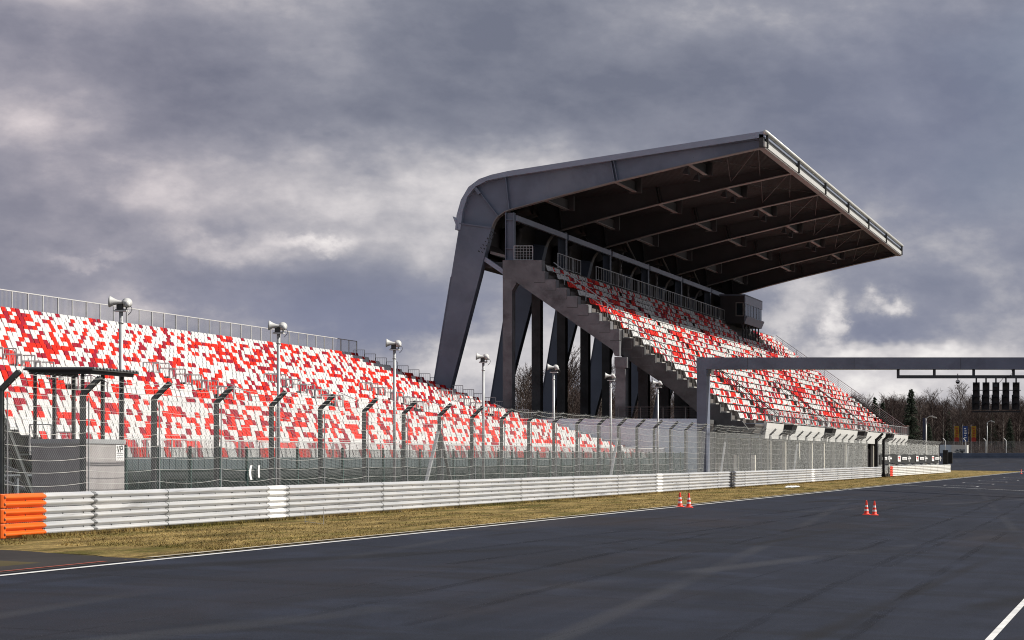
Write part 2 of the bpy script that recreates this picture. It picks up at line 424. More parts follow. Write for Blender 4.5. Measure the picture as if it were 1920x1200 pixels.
sheet('race_track', [-18.4, -18, -10, -2.2, 4, 30], [y for y in YS if y <= 300] + [318], .004, M['asphalt'])
# the far asphalt where the track bends away in front of the trees
far = MB(); prev = None
for x, y0 in ((-70, 352), (-45, 340), (-33, 330), (-25, 324), (-18, 318.2), (-10, 318.2), (-2.2, 318.2), (4, 318.2), (30, 318.2)):
    row = []
    for t in range(14):
        y = [y0, 335, 345, 355, 365, 375, 385, 395, 400, 405, 410, 415, 425, 430][t]
        y = max(y, y0 + t * .01)
        row.append(len(far.v)); far.v.append((x, y, gz(x, y) + .012))
    if prev:
        for t in range(13): far.f.append((prev[t], row[t], row[t+1], prev[t+1])); far.m.append(0)
    prev = row
o = far.build('far_road', M['asphalt']); o['kind'] = 'structure'

# grass verge between barrier and track; its near end is cut by the service road
b = MB()
def strip_pts(y): return [-25.9, -24, -22, -20, -18.62]
ysv = [44, 46, 50, 56, 64, 76, 90, 110, 140, 180, 220, 260, 300, 318]
ns = len(strip_pts(0))
for y in ysv:
    for k, x in enumerate(strip_pts(y)):
        yy = y
        if y == 44: yy = [46.6, 45.0, 44.0, 42.9, 41.2][k]
        b.v.append((x, yy, gz(x, yy) + .008))
for j in range(len(ysv) - 1):
    for k in range(ns - 1):
        i = j * ns + k; b.f.append((i, i+1, i+ns+1, i+ns)); b.m.append(0)
# the wedge beyond the end of the barrier
q = len(b.v)
for x, y in ((-25.9, 270), (-25.9, 322), (-33, 328), (-33, 270)): b.v.append((x, y, gz(x, y) + .008))
b.f.append((q, q+1, q+2, q+3)); b.m.append(0)
b.build('verge', M['verge'])['kind'] = 'structure'
b = MB().add([(-25.9, 47, .006), (-25.9, 320, .006), (-36, 320, .006), (-36, 47, .006)], [(0,1,2,3)])
b.build('gravel_strip', M['soil'])['kind'] = 'structure'
b = MB()
vs = [(-18.4, 5), (-18.4, 41.6), (-19.5, 42.2), (-22, 44.2), (-24, 45.3), (-26, 46.8), (-45, 47), (-45, 5)]
b.add([(x, y, gz(x, y) + .010) for x, y in vs], [tuple(range(len(vs)))])
b.build('service_road', M['asphalt_old'])['kind'] = 'structure'
def line_obj(name, x0, x1, y0, y1, dz, m):
    ys = [y0] + [y for y in YS if y0 < y < y1] + [y1]
    o = sheet(name, [x0, x1], ys, dz, m); return o
line_obj('edge_line', -18.20, -18.05, -20, 316, .012, M['line'])
line_obj('kerb_strip', -18.64, -18.50, 42, 316, .020, M['kerb'])
line_obj('pit_side_line', -2.42, -2.31, -20, 316, .012, M['line'])
line_obj('red_edge_line', -18.72, -18.62, 20, 40.5, .016, M['redline'])
line_obj('start_line', -18.0, -2.7, 156.8, 157.05, .012, M['line'])
for i, (x, y) in enumerate(((-14.2, 166), (-8, 174), (-14.2, 182), (-8, 190), (-14.2, 198), (-8, 206), (-14.2, 214), (-8, 222), (-14.2, 230), (-8, 238))):
    g = MB()
    for a0, a1, c0, c1 in ((x - 1.25, x + 1.25, y, y + .25), (x - 1.25, x - 1.1, y - 1.8, y - .01), (x + 1.1, x + 1.25, y - 1.8, y - .01)):
        g.add([(a0, c0, gz(a0, c0) + .012), (a1, c0, gz(a1, c0) + .012), (a1, c1, gz(a1, c1) + .012), (a0, c1, gz(a0, c1) + .012)], [(0,1,2,3)])
    g.build('grid_marking', M['line_faint'])['kind'] = 'structure'

def rubber():
    m, n, b = base_mat('rubber_mark')
    b.inputs['Base Color'].default_value = (.007, .007, .009, 1); b.inputs['Roughness'].default_value = .8; b.inputs['Specular IOR Level'].default_value = .2
    tr = n.new('ShaderNodeBsdfTransparent'); mx = n.new('ShaderNodeMixShader')
    f = n.math('MULTIPLY', n.ramp(n.noise(n.mapping(n.pos(), (3, .25, 1)), 1.0, 5, .65), [(.38, 0.), (.70, 1.)]), .28)
    n.put(mx.inputs[0], f); n.l.new(tr.outputs[0], mx.inputs[1]); n.l.new(b.outputs[0], mx.inputs[2])
    n.l.new(mx.outputs[0], m.node_tree.nodes['Material Output'].inputs['Surface'])
    return m
M['rubber'] = rubber()
def mark(name, pts, w, m, dz):
    b = MB(); P = []
    for (xa, ya), (xc, yc) in zip(pts, pts[1:]):
        for t in range(12): P.append((xa + (xc - xa) * t / 12, ya + (yc - ya) * t / 12))
    P.append(pts[-1])
    for i, (x, y) in enumerate(P):
        q0 = P[max(0, i - 1)]; q1 = P[min(len(P) - 1, i + 1)]; dx, dy = q1[0] - q0[0], q1[1] - q0[1]; L = math.hypot(dx, dy); nx, ny = -dy / L * w / 2, dx / L * w / 2
        for sg in (-1, 1): b.v.append((x + nx * sg, y + ny * sg, gz(x + nx * sg, y + ny * sg) + dz))
    for i in range(len(P) - 1): b.f.append((2*i, 2*i+1, 2*i+3, 2*i+2)); b.m.append(0)
    b.build(name, m)['kind'] = 'structure'
def arc(x0, y0, x1, y1, bow, n_=9): return [(x0 + (x1 - x0) * t / n_ + bow * math.sin(math.pi * t / n_), y0 + (y1 - y0) * t / n_) for t in range(n_ + 1)]
for k, (x0, y0, x1, y1, bow) in enumerate(((-15.2, 44, -13.5, 150, .5), (-11.5, 30, -12.8, 120, -.5), (-7.5, 50, -9.2, 140, .4), (-5.2, 14, -6.5, 75, -.25))):
    for off in (0, 1.55): mark('tyre_mark', arc(x0 + off, y0, x1 + off, y1, bow), .20, M['rubber'], .010 + .0015 * (2 * k + (off > 0)))
for x in (-13.0, -7.8): mark('paving_seam', [(x, 8), (x + .02, 60), (x, 120), (x - .02, 300)], .035, M['rubber'], .009)
for y in (27.3, 36.8): mark('paving_seam', [(-18, y), (-12, y + .05), (-6, y - .04), (-2.5, y)], .07, M['rubber'], .0085)

# dry grass tufts on the verge
b = MB()
def blade(x, y, h):
    a = rng.uniform(0, 6.28); w = rng.uniform(.006, .013); lx = rng.uniform(-.06, .06); ly = rng.uniform(-.06, .06)
    z = gz(x, y) + .004; dx, dy = math.cos(a) * w, math.sin(a) * w
    b.v += [(x - dx, y - dy, z), (x + dx, y + dy, z), (x + lx, y + ly, z + h)]
    k = len(b.v); b.f.append((k-3, k-2, k-1)); b.m.append(0)
for _ in range(42000):
    y = 46 + (rng.random() ** 1.7) * 190; x = rng.uniform(-24.95, -18.66)
    if y < 46.6 and x < -20: continue
    if mnoise.noise((x * .5, y * .15, 2)) < -.25: continue
    blade(x, y, rng.uniform(.02, .06))
for _ in range(9000):
    y = 50 + (rng.random() ** 1.5) * 200; blade(-24.9 + abs(rng.gauss(0, .10)), y, rng.uniform(.04, .12))
for _ in range(5000):
    y = 44 + (rng.random() ** 1.5) * 150; blade(-18.66 - abs(rng.gauss(0, .10)), y, rng.uniform(.02, .06))
tag(b.build('grass_tufts', M['blade']), 'short dry grass tufts on the verge beside the guardrail', 'grass', kind='stuff')

# ------------------------------------------------------------------ guardrail
def wprof(z0):
    """one W-beam, 0.31 high, its waves towards +X"""
    p = [(0.0, 0), (.012, .012), (.075, .055), (.083, .075), (.083, .090), (.070, .110), (.012, .142), (.006, .155),
         (.012, .168), (.070, .200), (.083, .220), (.083, .235), (.075, .255), (.012, .298), (0, .310)]
    return [(x, z0 + z) for x, z in p]
RX = -25.0
def rail_module(y0, y1, x, name, m, parent, lap=.16, posts=True, proud=0.0, z0=.03):
    b = MB()
    for k in range(3):
        pr = wprof(z0 + k * .327)
        out = [(x + a + proud, z) for a, z in pr]
        inn = [(x + a - .004 + proud, z) for a, z in reversed(pr)]
        b.prismY(out + inn, y0, y1 + lap)
        if posts: b.prismY([(x_ + .004, z_) for x_, z_ in out] + [(x_ + .002, z_) for x_, z_ in reversed(out)], y0 - .030, y0 + .004, 1)
        if posts:
            for yy in (y0 + .06, y0 + .14, y0 + 1.0, y0 + 2.0, y0 + 3.0):
                zc = z0 + k * .327 + .155
                if yy < y1: b.box(x + .0, x + .026, yy - .011, yy + .011, zc - .014, zc + .014, 1)
            for yy in (y0 + .06, y0 + .14):
                for dzz in (.03, .28): b.box(x + .01, x + .045, yy - .010, yy + .010, z0 + k*.327 + dzz - .010, z0 + k*.327 + dzz + .010, 1)
    if posts:
        for yy in (y0 + .05, y0 + 2.0): b.box(x - .16, x - .012, yy - .06, yy + .06, -.3, z0 + .95, 2)
    return b.build(name, [m, M['post'], M['galv']], parent)
gr = empty('guardrail', (RX, 49.3, 0), 'long three-beam silver guardrail with orange near end in front of the catch fence', 'guardrail')
end = rail_module(49.35, 51.12, RX, 'end_panel', M['orange'], gr, lap=.05, posts=True, proud=.006)
tag(end, 'orange painted end panel')
nose = MB()
for k in range(3):
    nose.lathe([(.0, 0), (.09, 0), (.10, .02), (.10, .29), (.09, .31), (0, .31)], (RX - .02, 49.35, .03 + k * .327), (0, 0, 1), 12)
nose.build('end_nose', M['orange'], gr)
rail_module(51.08, 53.5, RX, 'rail_panel', M['zinc_rail'], gr)
k = 0; y = 53.5
white_marks = (64.6, 114.4, 164.6)
while y < 204.5:
    x = RX if y < 131.5 else RX + .10
    rail_module(y, min(y + 4, 205.2), x, 'rail_panel', M['zinc_rail'], gr, proud=.005 * (k % 2))
    y += 4; k += 1
for ym in white_marks:
    w = rail_module(ym - .6, ym + .6, RX + (.11 if ym > 131 else .012), 'marker_sleeve', M['paper'], gr, lap=0, posts=False, proud=.006)
    tag(w, 'clean white sleeve over the rail')
g2 = empty('guardrail', (RX, 213.5, 0), 'short white guardrail with red end below the black banner, farther along', 'guardrail')
e2 = rail_module(213.0, 215.2, RX, 'end_panel', M['redpaint'], g2, lap=0, proud=.006); tag(e2, 'red painted end panel')
y = 215.2
while y < 275:
    rail_module(y, y + 4, RX, 'rail_panel', M['white_paint'], g2, proud=.005 * (k % 2)); y += 4; k += 1

# ------------------------------------------------------------------ debris fence
FX = -26.56
def fence(name, y0, npost, label, brace_at, ztop=3.37, cables=13, seed=3):
    rr = random.Random(seed)
    root = empty(name, (FX, y0, 0), label, 'catch fence')
    pb = MB()
    pb.box(FX - .055, FX + .055, y0 - .055, y0 - .04, 0, ztop); pb.box(FX - .055, FX + .055, y0 + .04, y0 + .055, 0, ztop)
    pb.box(FX - .012, FX + .012, y0 - .04, y0 + .04, 0, ztop)
    a = Vector((FX, y0, ztop - .03)); c = Vector((FX + .43, y0, ztop + .40))
    for dy in (-.0475, .0475): pb.bar(a + Vector((0, dy, 0)), c + Vector((0, dy, 0)), .015, .11, up=(-1, 0, 1))
    pb.bar(a, c, .08, .024, up=(-1, 0, 1))
    p0 = pb.build('post', M['post'], root)
    for i in range(1, npost):
        p = p0.copy(); COL.objects.link(p); p.parent = root; p.location = (0, 4 * i, 0)
    # thin round tension pole standing beside every post
    t0 = MB().tube((FX + .09, y0 + .12, 0), (FX + .09, y0 + .12, ztop - .1), .016, n=6).build('tension_rod', M['galv'], root)
    for i in range(1, npost):
        p = t0.copy(); COL.objects.link(p); p.parent = root; p.location = (0, 4 * i, 0)
    for i, sides in brace_at:
        for sgn in sides:
            bb = MB(); yy = y0 + 4 * i
            bb.bar((FX - .02, yy + .08 * sgn, 2.75), (FX - .02, yy + 2.05 * sgn, .1), .10, .10)
            bb.build('brace', M['galv'] if sgn < 0 else M['post'], root)
    L = 4 * (npost - 1)
    # woven wire: crossing thin strands
    w = MB(); sp = .10; r = .0017; zb = .25; hgt = ztop - zb
    def strand(p, q):
        d = (q - p).normalized(); u = Vector((1,0,0)); vv = d.cross(u).normalized()
        pts = [u * r, (u * -.5 + vv * .87) * r, (u * -.5 - vv * .87) * r]
        w.add([p + s for s in pts] + [q + s for s in pts], [(0,1,4,3),(1,2,5,4),(2,0,3,5)])
    s = -hgt
    while s < L:
        for dirn in (1, -1):
            ya, za, yb, zb2 = s, zb, s + hgt, ztop
            if ya < 0: za += -ya; ya = 0
            if yb > L: zb2 -= (yb - L); yb = L
            if zb2 - za > .03:
                xo = FX + .07 + .003 * dirn
                if dirn == 1: strand(Vector((xo, y0 + ya, za)), Vector((xo, y0 + yb, zb2)))
                else: strand(Vector((xo, y0 + ya, ztop + zb - za)), Vector((xo, y0 + yb, ztop + zb - zb2)))
        s += sp
    s = 0
    while s < L - .45:
        for dirn in (1, -1):
            p = Vector((FX + .07, y0 + s + (0 if dirn == 1 else .45), ztop)); q = Vector((FX + .47, y0 + s + (.45 if dirn == 1 else 0), ztop + .40)); strand(p, q)
        s += sp * 3
    w.build('wire_mesh', M['wire'], root)
    for c in range(cables):
        cb = MB(); P = []
        if c < cables - 3: x = FX + .085; z = .55 + c * (ztop - .6) / (cables - 4)
        else:
            t = (c - (cables - 4)) / 3; x = FX + .06 + .40 * t; z = ztop - .02 + .38 * t
        for i in range(npost - 1):
            sag = rr.uniform(.02, .09)
            for q in range(6):
                u = q / 6; P.append((x, y0 + 4 * (i + u), z - sag * 4 * u * (1 - u)))
        P.append((x, y0 + L, z))
        cb.path(P, .0075, 4); cb.build('cable', M['cable'], root)
    return root
fence('debris_fence', 52.4, 40, 'long debris fence of bent dark posts and cables behind the guardrail', [(0, (1,)), (8, (-1, 1)), (15, (-1, 1)), (22, (-1, 1)), (29, (-1, 1)), (36, (-1, 1))])
fence('debris_fence', 216.4, 16, 'farther debris fence above the black banner, beyond the black gate posts', [], seed=8)
# two white strips caught in the wire
for i, (px, py, h, lab) in enumerate(((470, 886, .42, 'curled white plastic strip caught in the fence wire, the left one'), (484.5, 884, .36, 'straighter white plastic strip caught in the fence wire, the right one'))):
    yy = F * 26.4 / (VX - px); c = W(px, py, yy); b = MB(); n_ = 6
    for t in range(n_ + 1):
        u = t / n_; bend = math.sin(u * 3.14) * (.05 if i == 0 else .015)
        for s_ in (-1, 1):
            for th in (0, .004): b.v.append((c.x + .02 + th, c.y - bend * 2 + s_ * (.075 if i == 0 else .06) , c.z + h * (.5 - u)))
    for t in range(n_):
        k = t * 4; b.f += [(k, k+2, k+6, k+4), (k+1, k+5, k+7, k+3), (k, k+4, k+5, k+1), (k+2, k+3, k+7, k+6)]; b.m += [0]*4
    tag(b.build('plastic_strip', M['paper']), lab, 'plastic strip', 'white strips in the fence')

# black gate posts and the dark panel in the gap between the fences
for i, (yy, x, lab) in enumerate(((210.6, -25.95, 'tall black bent gate post beside the end of the long guardrail'), (214.6, -25.75, 'tall black bent gate post beside the red guardrail end'))):
    b = MB(); b.box(x - .11, x + .11, yy - .14, yy + .14, 0, 3.55)
    b.bar((x, yy, 3.45), (x + .62, yy, 4.05), .26, .20, up=(-1, 0, 1))
    b.box(x - .2, x + .2, yy - .2, yy + .2, 0, .12)
    tag(b.build('gate_post', M['blackish']), lab, 'post', 'black gate posts')
b = MB(); b.box(-27.5, -26.9, 207.0, 212.4, 0, 2.6)
for yy in (207.5, 209.0, 210.5, 212.0): b.box(-26.9, -26.86, yy - .05, yy + .05, .05, 2.55, 1)
tag(b.build('brown_board', [M['charcoal'], M['blackish']]), 'dark brown board closing the gap between the two fences', 'panel')

# ------------------------------------------------------------------ marshal shelter
sh = empty('marshal_shelter', (-28.7, 61.5, 0), 'open marshal shelter: grey cabin base with posts and flat dark roof', 'shelter')
x1, y0c, y1c = -28.5, 60.62, 62.95; x0 = -29.9; zt = 2.22
b = MB(); b.box(x0, x1, y0c, y1c, .1, zt - .06); b.build('cabin_base', M['booth_panel'], sh)
b = MB(); b.box(x0 - .03, x1 + .03, y0c - .03, y1c + .03, zt - .06, zt + .06); b.build('top_trim', M['galv'], sh)
for px, yy in ((65, y0c), (102, y1c - .05), (138, y1c - .05), (157, y0c), (192, (y0c + y1c) / 2), (228, y1c)):
    x = x1 - .06 if px in (157, 192, 228) else (px - VX) * yy / F
    MB().box(x - .04, x + .04, yy - .04 if yy > y0c else yy + .005, yy + .04, zt + .062, 4.085).build('post', M['booth_dark'], sh)
b = MB(); rx0, rx1, ry0, ry1 = -29.95, -28.12, 60.25, 63.0
b.box(rx0, rx1, ry0, ry1, 4.09, 4.14)
b.box(rx0 + .1, rx1 - .1, ry0 + .1, ry0 + .2, 4.0, 4.087); b.box(rx1 - .2, rx1 - .1, ry0 + .21, ry1 - .1, 4.0, 4.087); b.box(rx0 + .1, rx0 + .2, ry0 + .21, ry1 - .1, 4.0, 4.087)
n_ = 14
for i in range(n_):
    ya = ry0 + (ry1 - ry0) * (i + .15) / n_; yb = ry0 + (ry1 - ry0) * (i + .6) / n_
    b.box(rx0 + .02, rx1 + .03, ya, yb, 4.142, 4.18, 1)
b.build('roof', [M['booth_dark'], M['galv']], sh)
yy = 62.45; xs = x1 + .012
b = MB(); b.box(x1 + .004, xs, 62.42, 62.90, 1.97, 2.13); b.box(x1 + .004, xs, 62.42, 62.90, 1.70, 1.965)
sg = b.build('sign', M['paper'], sh)
def stroke(b, pts, t=.05, x=xs + .003):
    for (a0, c0), (a1, c1) in zip(pts, pts[1:]): b.bar((x, a0, c0), (x, a1, c1), t, .006, up=(1, 0, 0))
b = MB()
stroke(b, [(62.49, 2.10), (62.56, 1.93), (62.63, 2.10)], .030)
stroke(b, [(62.69, 1.93), (62.69, 2.10), (62.81, 2.10), (62.81, 2.01), (62.69, 2.01)], .030)
for z in (1.90, 1.84, 1.78): stroke(b, [(62.47, z), (62.84, z)], .010)
b.build('lettering', M['ink'], sg)

# ------------------------------------------------------------------ loudspeaker poles
sp_labels = ['loudspeaker pole standing behind the marshal shelter, tallest in the row', 'loudspeaker pole rising above the nearest white marker of the guardrail', 'loudspeaker pole left of the canopy stand, one pole away from its first leg',
             'loudspeaker pole between the two nearest steel legs of the canopy stand', 'loudspeaker pole in front of the dark canopy stand columns', 'loudspeaker pole just left of the concrete capital column',
             'shortest looking loudspeaker pole, just left of the start gantry post']
spx = -30.5
sp0 = empty('loudspeaker_pole', (spx, 67.15, 0), sp_labels[0], 'loudspeaker pole', 'loudspeaker poles along the fence')
ptop = 6.08
b = MB(); b.tube((spx, 67.15, 0), (spx, 67.15, ptop), .062, .055, 10); b.tube((spx, 67.15, ptop - .35), (spx, 67.15, ptop - .30), .075, n=10); b.build('pole', M['galv'], sp0, True)
b = MB(); b.box(spx - .17, spx + .20, 67.05, 67.25, ptop, ptop + .045); b.box(spx - .15, spx + .18, 67.09, 67.21, ptop + .048, ptop + .07, 1)
b.bar((spx - .03, 67.15, ptop + .05), (spx - .03, 67.15, ptop + .27), .16, .12, mi=1); b.bar((spx + .16, 67.15, ptop + .05), (spx + .16, 67.15, ptop + .25), .03, .03, mi=1)
b.build('mounting_bracket', [M['railing'], M['booth_dark']], sp0)
def horn(parent, tip, axis, L=.50, r=.20):
    b = MB(); tip = Vector(tip)
    prof = [(0, -.16), (.055, -.155), (.072, -.12), (.072, -.02), (.045, 0)]
    for i in range(9): u = i / 8; prof.append((.045 + (r - .045) * u ** 1.9, L * u))
    k = len(prof)
    prof += [(r - .012, L - .002), (r * .55, L * .72), (.03, L * .3)]
    b.lathe(prof, tip, axis, 18, split=[0] * (k - 1) + [0, 1, 1])
    return b.build('horn', [M['horn'], M['horn_inner']], parent, True)
horn(sp0, (spx + .07, 67.12, ptop + .27), (-1, -.22, .06), .37, .175)
horn(sp0, (spx + .17, 67.20, ptop + .22), (-.50, 1, .20), .37, .15)
P = []
for i in range(11):
    t = i / 10 * math.pi; P.append((spx + .20 + .12 * math.sin(t), 67.15, ptop + .25 - .36 * i / 10))
MB().path(P, .010, 5).build('cable', M['booth_dark'], sp0)
for i in range(1, 7):
    c = copy_tree(sp0); c.location = (spx, 67.15 + 12.03 * i, 0); c['label'] = sp_labels[i]

# ------------------------------------------------------------------ green mesh fence
gx_ = -34.0
GF0 = 75.2
gf = empty('spectator_fence', (gx_, GF0, 0), 'low dark green mesh fence in front of the red and white stand', 'fence')
b0 = MB(); b0.box(gx_ - .04, gx_ + .04, GF0 - .04, GF0 + .04, 0, 2.2); p0 = b0.build('post', M['green'], gf)
for i in range(1, 44):
    p = p0.copy(); COL.objects.link(p); p.parent = gf; p.location = (0, 2.5 * i, 0)
b = MB()
for i in range(43):
    ya = GF0 + 2.5 * i + .05
    for k in range(48): b.box(gx_ - .003, gx_ + .003, ya + .05 * k, ya + .05 * k + .006, .1, 2.12)
for z in (.15, .55, .95, 1.35, 1.75, 2.1): b.box(gx_ + .003, gx_ + .010, GF0, GF0 + 107.5, z - .004, z + .004)
b.build('mesh_panel', M['green'], gf)

# ------------------------------------------------------------------ low stand
LY0, LY1 = 57.0, 167.0
lower = [(36.3 + .8 * i, 1.35 + .262 * i) for i in range(10)]           # (front edge L, floor z)
WL0, WZ = 44.3, 4.02
upper = [(45.6 + .8 * j, 4.22 + .29 * j) for j in range(16)]
ls = empty('spectator_stand', (-36, LY0, 0), 'long open stand with mosaic of white, red and maroon seats', 'stand')
prof = [(-35.53, 1.15), (-35.53, 1.35)]
for i, (L, z) in enumerate(lower):
    if i: prof.append((-L, prof[-1][1]))
    prof.append((-L, z))
prof += [(-WL0, lower[-1][1]), (-WL0, WZ), (-45.6, WZ)]
for j, (L, z) in enumerate(upper):
    if j: prof.append((-L, prof[-1][1]))
    prof.append((-L, z))
top_floor = upper[-1][1]
prof += [(-59.0, top_floor)]
under = [(x - .05, z - .14) for x, z in reversed(prof)]
FY0 = 78.3
nlow = 2 + 2 * 5
front_prof = prof[:nlow]; back_prof = prof[nlow - 1:]
for pr_, ya in ((front_prof, FY0), (back_prof, LY0)):
    un_ = [(x - .05, z - .14) for x, z in reversed(pr_)]
    b = MB(); b.prismY(pr_ + un_, ya, LY1, caps=True); b.build('terrace', M['step'], ls)
b = MB(); b.box(-35.50, -35.42, FY0, LY1, 1.36, 1.80)
yy = FY0
while yy < LY1: b.box(-35.42, -35.40, yy, yy + .03, 1.37, 1.79, 1); yy += .5
b.build('front_fascia', [M['bluegrey'], M['scaff']], ls)
# framing under the terrace
b = MB(); yy = LY0
while yy <= LY1 + .1:
    for L, zt_ in ((36, 1.15), (40, 2.4), (44, 3.7), (48, 5.4), (52, 6.7), (56, 8.0), (58.7, 8.4)): b.bar((-L, yy, 0), (-L, yy, zt_), .1, .1)
    b.bar((-36, yy, .4), (-44, yy, 3.4), .08, .08); b.bar((-44, yy, .4), (-52, yy, 6.2), .08, .08); b.bar((-52, yy, .4), (-58.5, yy, 7.8), .08, .08)
    yy += 2.5
for L, z in ((36.1, .55), (36.1, .12), (40.1, .3), (40.2, 1.9), (40.2, 2.35), (38, 1.2)): b.bar((-L, LY0, z), (-L, LY1, z), .06, .06)
b.build('support_frame', M['scaff'], ls)
b = MB(); b.box(-45.58, -45.54, LY0, LY1, WZ + .02, WZ + .16)
yy = LY0
while yy < LY1: b.box(-45.539, -45.53, yy, yy + .05, WZ + .0, WZ + .18, 1); yy += .8
b.build('walkway_wall', [M['galv'], M['step']], ls)
b = MB(); b.box(-44.25, -44.21, LY0, LY1, WZ - .02, WZ + .04); b.build('walkway_edge', M['galv'], ls)
b = MB(); b.box(-46.2, -46.0, LY0, LY1, 0, 4.3); b.build('shade_sheet', M['charcoal'], ls)  # added dark sheet under the terrace, standing in for the shade there

def railing(mb, a, c, h, post=1.6, bal=.12, top=.05, rb=.012, pw=.05, low=.12, mid=False):
    """straight balustrade with its foot line a -> c"""
    a = Vector(a); c = Vector(c); L = (c - a).length; d = (c - a) / L; up = Vector((0,0,1))
    n = max(1, round(L / post))
    for i in range(n + 1):
        p = a + d * (L * i / n); mb.bar(p, p + up * h, pw, pw)
    mb.bar(a + up * h, c + up * h, top, top); mb.bar(a + up * low, c + up * low, .03, .03)
    if mid: mb.bar(a + up * h * .5, c + up * h * .5, .03, .03)
    if bal:
        k = int(L / bal)
        for i in range(1, k):
            p = a + d * (L * i / k); mb.bar(p + up * low, p + up * (h - .02), rb, rb)
b = MB(); railing(b, (-58.6, 60, top_floor), (-58.6, LY1, top_floor), 1.75, 1.62, .13, .05, .010, .06); b.build('rear_railing', M['railing'], ls)
b = MB(); railing(b, (-35.56, FY0, 1.35), (-35.56, LY1, 1.35), 1.10, 2.0, .12, .05, .012); b.build('front_railing', M['railing'], ls)
# stepped railing along the far end
endr = MB()
steps = [(-L, z) for L, z in lower] + [(-45.0, WZ)] + [(-L - .4, z) for L, z in upper]
for part_ in (steps[:10] , steps[10:]):
    b = MB()
    for xx, z in part_: railing(b, (xx - .8, LY1 - .05, z), (xx - .02, LY1 - .05, z), 1.12, .8, .13, .04, .012, .04)
    if part_ is not steps and part_[0][0] > -40:
        for xx, z in ((-35.48, 1.35), (-34.68, 1.1), (-33.88, .95), (-33.08, .8)): railing(b, (xx - .8, LY1 - .05, z), (xx - .02, LY1 - .05, z), 1.12, .8, .13, .04, .012, .04)
    b.build('end_railing', M['railing'], ls)
AISLES = [96.5 - 15.1 + 15.1 * i for i in range(0, 6)]
ya = AISLES[0]; ar = []
for dy in (0, 1.15):
    b = MB()
    for j in range(5):
        L, z = upper[j]; x = -L; railing(b, (x - .8, ya + dy, z), (x - .03, ya + dy, z), 1.08, .8, .135, .05, .016, .055)
    if dy == 0:
        b.bar((-45.63, ya, WZ + 1.5), (-44.4, ya, WZ + .95), .04, .04); b.bar((-44.4, ya, WZ), (-44.4, ya, WZ + .98), .04, .04)
    ar.append(b.build('aisle_railing', M['railing'], ls))
for k in range(1, 6):
    for a0 in ar:
        c = a0.copy(); COL.objects.link(c); c.parent = ls; c.location = (0, AISLES[k] - AISLES[0], 0)
# lower aisle short rails at the front
b = MB()
for i in range(3):
    L, z = lower[i]; railing(b, (-L - .8, FY0, z), (-L - .05, FY0, z), 1.05, .8, .14, .04, .012, .04)
b.build('aisle_railing', M['railing'], ls)

# ------------------------------------------------------------------ seats
def seat_mesh(name, m):
    b = MB()
    # shell profile (x towards the pitch, z), front lip of the pan to the top of the back
    prof = [(.36, .385), (.34, .42), (.18, .425), (.03, .415), (-.03, .45), (-.07, .56), (-.115, .72), (-.14, .83)]
    n = len(prof); cols = [-.203, -.175, 0, .175, .203]
    for side in (0, 1):
        for (x, z) in prof:
            for ci, yv in enumerate(cols):
                edge = abs(yv) > .2; top = (x, z) == prof[-1]
                dz = (-.055 if edge and top else (.018 if edge and z < .5 else 0)); dx = (.02 if edge and z > .5 else 0)
                t = -.03 if side else 0
                b.v.append((x + dx + (t if z > .44 else 0), yv, z + dz + (t if z <= .44 else 0)))
    nc = len(cols)
    for side in (0, 1):
        o = side * n * nc
        for i in range(n - 1):
            for c in range(nc - 1):
                q = (o + i*nc + c, o + i*nc + c + 1, o + (i+1)*nc + c + 1, o + (i+1)*nc + c)
                b.f.append(q if side == 0 else tuple(reversed(q))); b.m.append(0)
    o = n * nc
    for i in range(n - 1):
        for c in (0, nc - 1): b.f.append((i*nc + c, (i+1)*nc + c, o + (i+1)*nc + c, o + i*nc + c)); b.m.append(0)
    for c in range(nc - 1):
        for i in (0, n - 1): b.f.append((i*nc + c, i*nc + c + 1, o + i*nc + c + 1, o + i*nc + c)); b.m.append(0)
    # pedestal under the pan
    k = len(b.v)
    me = bpy.data.meshes.new(name); me.from_pydata(b.v, [], b.f); me.materials.append(m); me.update()
    return me, b
SEATCOL = [('white', M['white_seat']), ('red', M['red_seat']), ('maroon', M['maroon_seat'])]
seat_me = [seat_mesh('seat_' + c, m) for c, m in SEATCOL]
SV, SF = seat_me[0][1].v, seat_me[0][1].f

def mosaic(nr, ns, seed, vert):
    g = [[0] * ns for _ in range(nr)]; q = random.Random(seed)
    target = int(nr * ns * .42); done = 0
    while done < target:
        r, s = q.randrange(nr), q.randrange(ns); base = 1 if q.random() < .68 else 2
        for _ in range(q.choice((1, 1, 2, 2, 3, 4))):
            if 0 <= r < nr and 0 <= s < ns and g[r][s] == 0:
                g[r][s] = base if q.random() < .82 else 3 - base; done += 1
            m = q.random()
            if m < vert: r -= 1
            else: s += q.choice((-1, 1))
    return g
PITCH = .47
rows = [(L + .42, z) for L, z in lower] + [(L + .42, z) for L, z in upper]
NS = int((LY1 - .5 - 59) / PITCH)
grid = mosaic(len(rows), NS, 5, .74)
allseats = []
for r, (L, z) in enumerate(rows):
    for s in range(NS):
        yv = 59 + PITCH * s
        if r < 5 and yv < FY0 + .3: continue        # the open corner with the frame showing
        if 10 <= r < 15 and any(a - .1 < yv < a + 1.3 for a in AISLES): continue
        px = VX - F * L / yv
        allseats.append((r, s, -L, yv, z, grid[r][s], px))
inframe = sorted([q for q in allseats if q[6] > 2], key=lambda q: (q[3] ** 2 + q[2] ** 2 + 0))
top300 = set((q[0], q[1]) for q in inframe[:300])
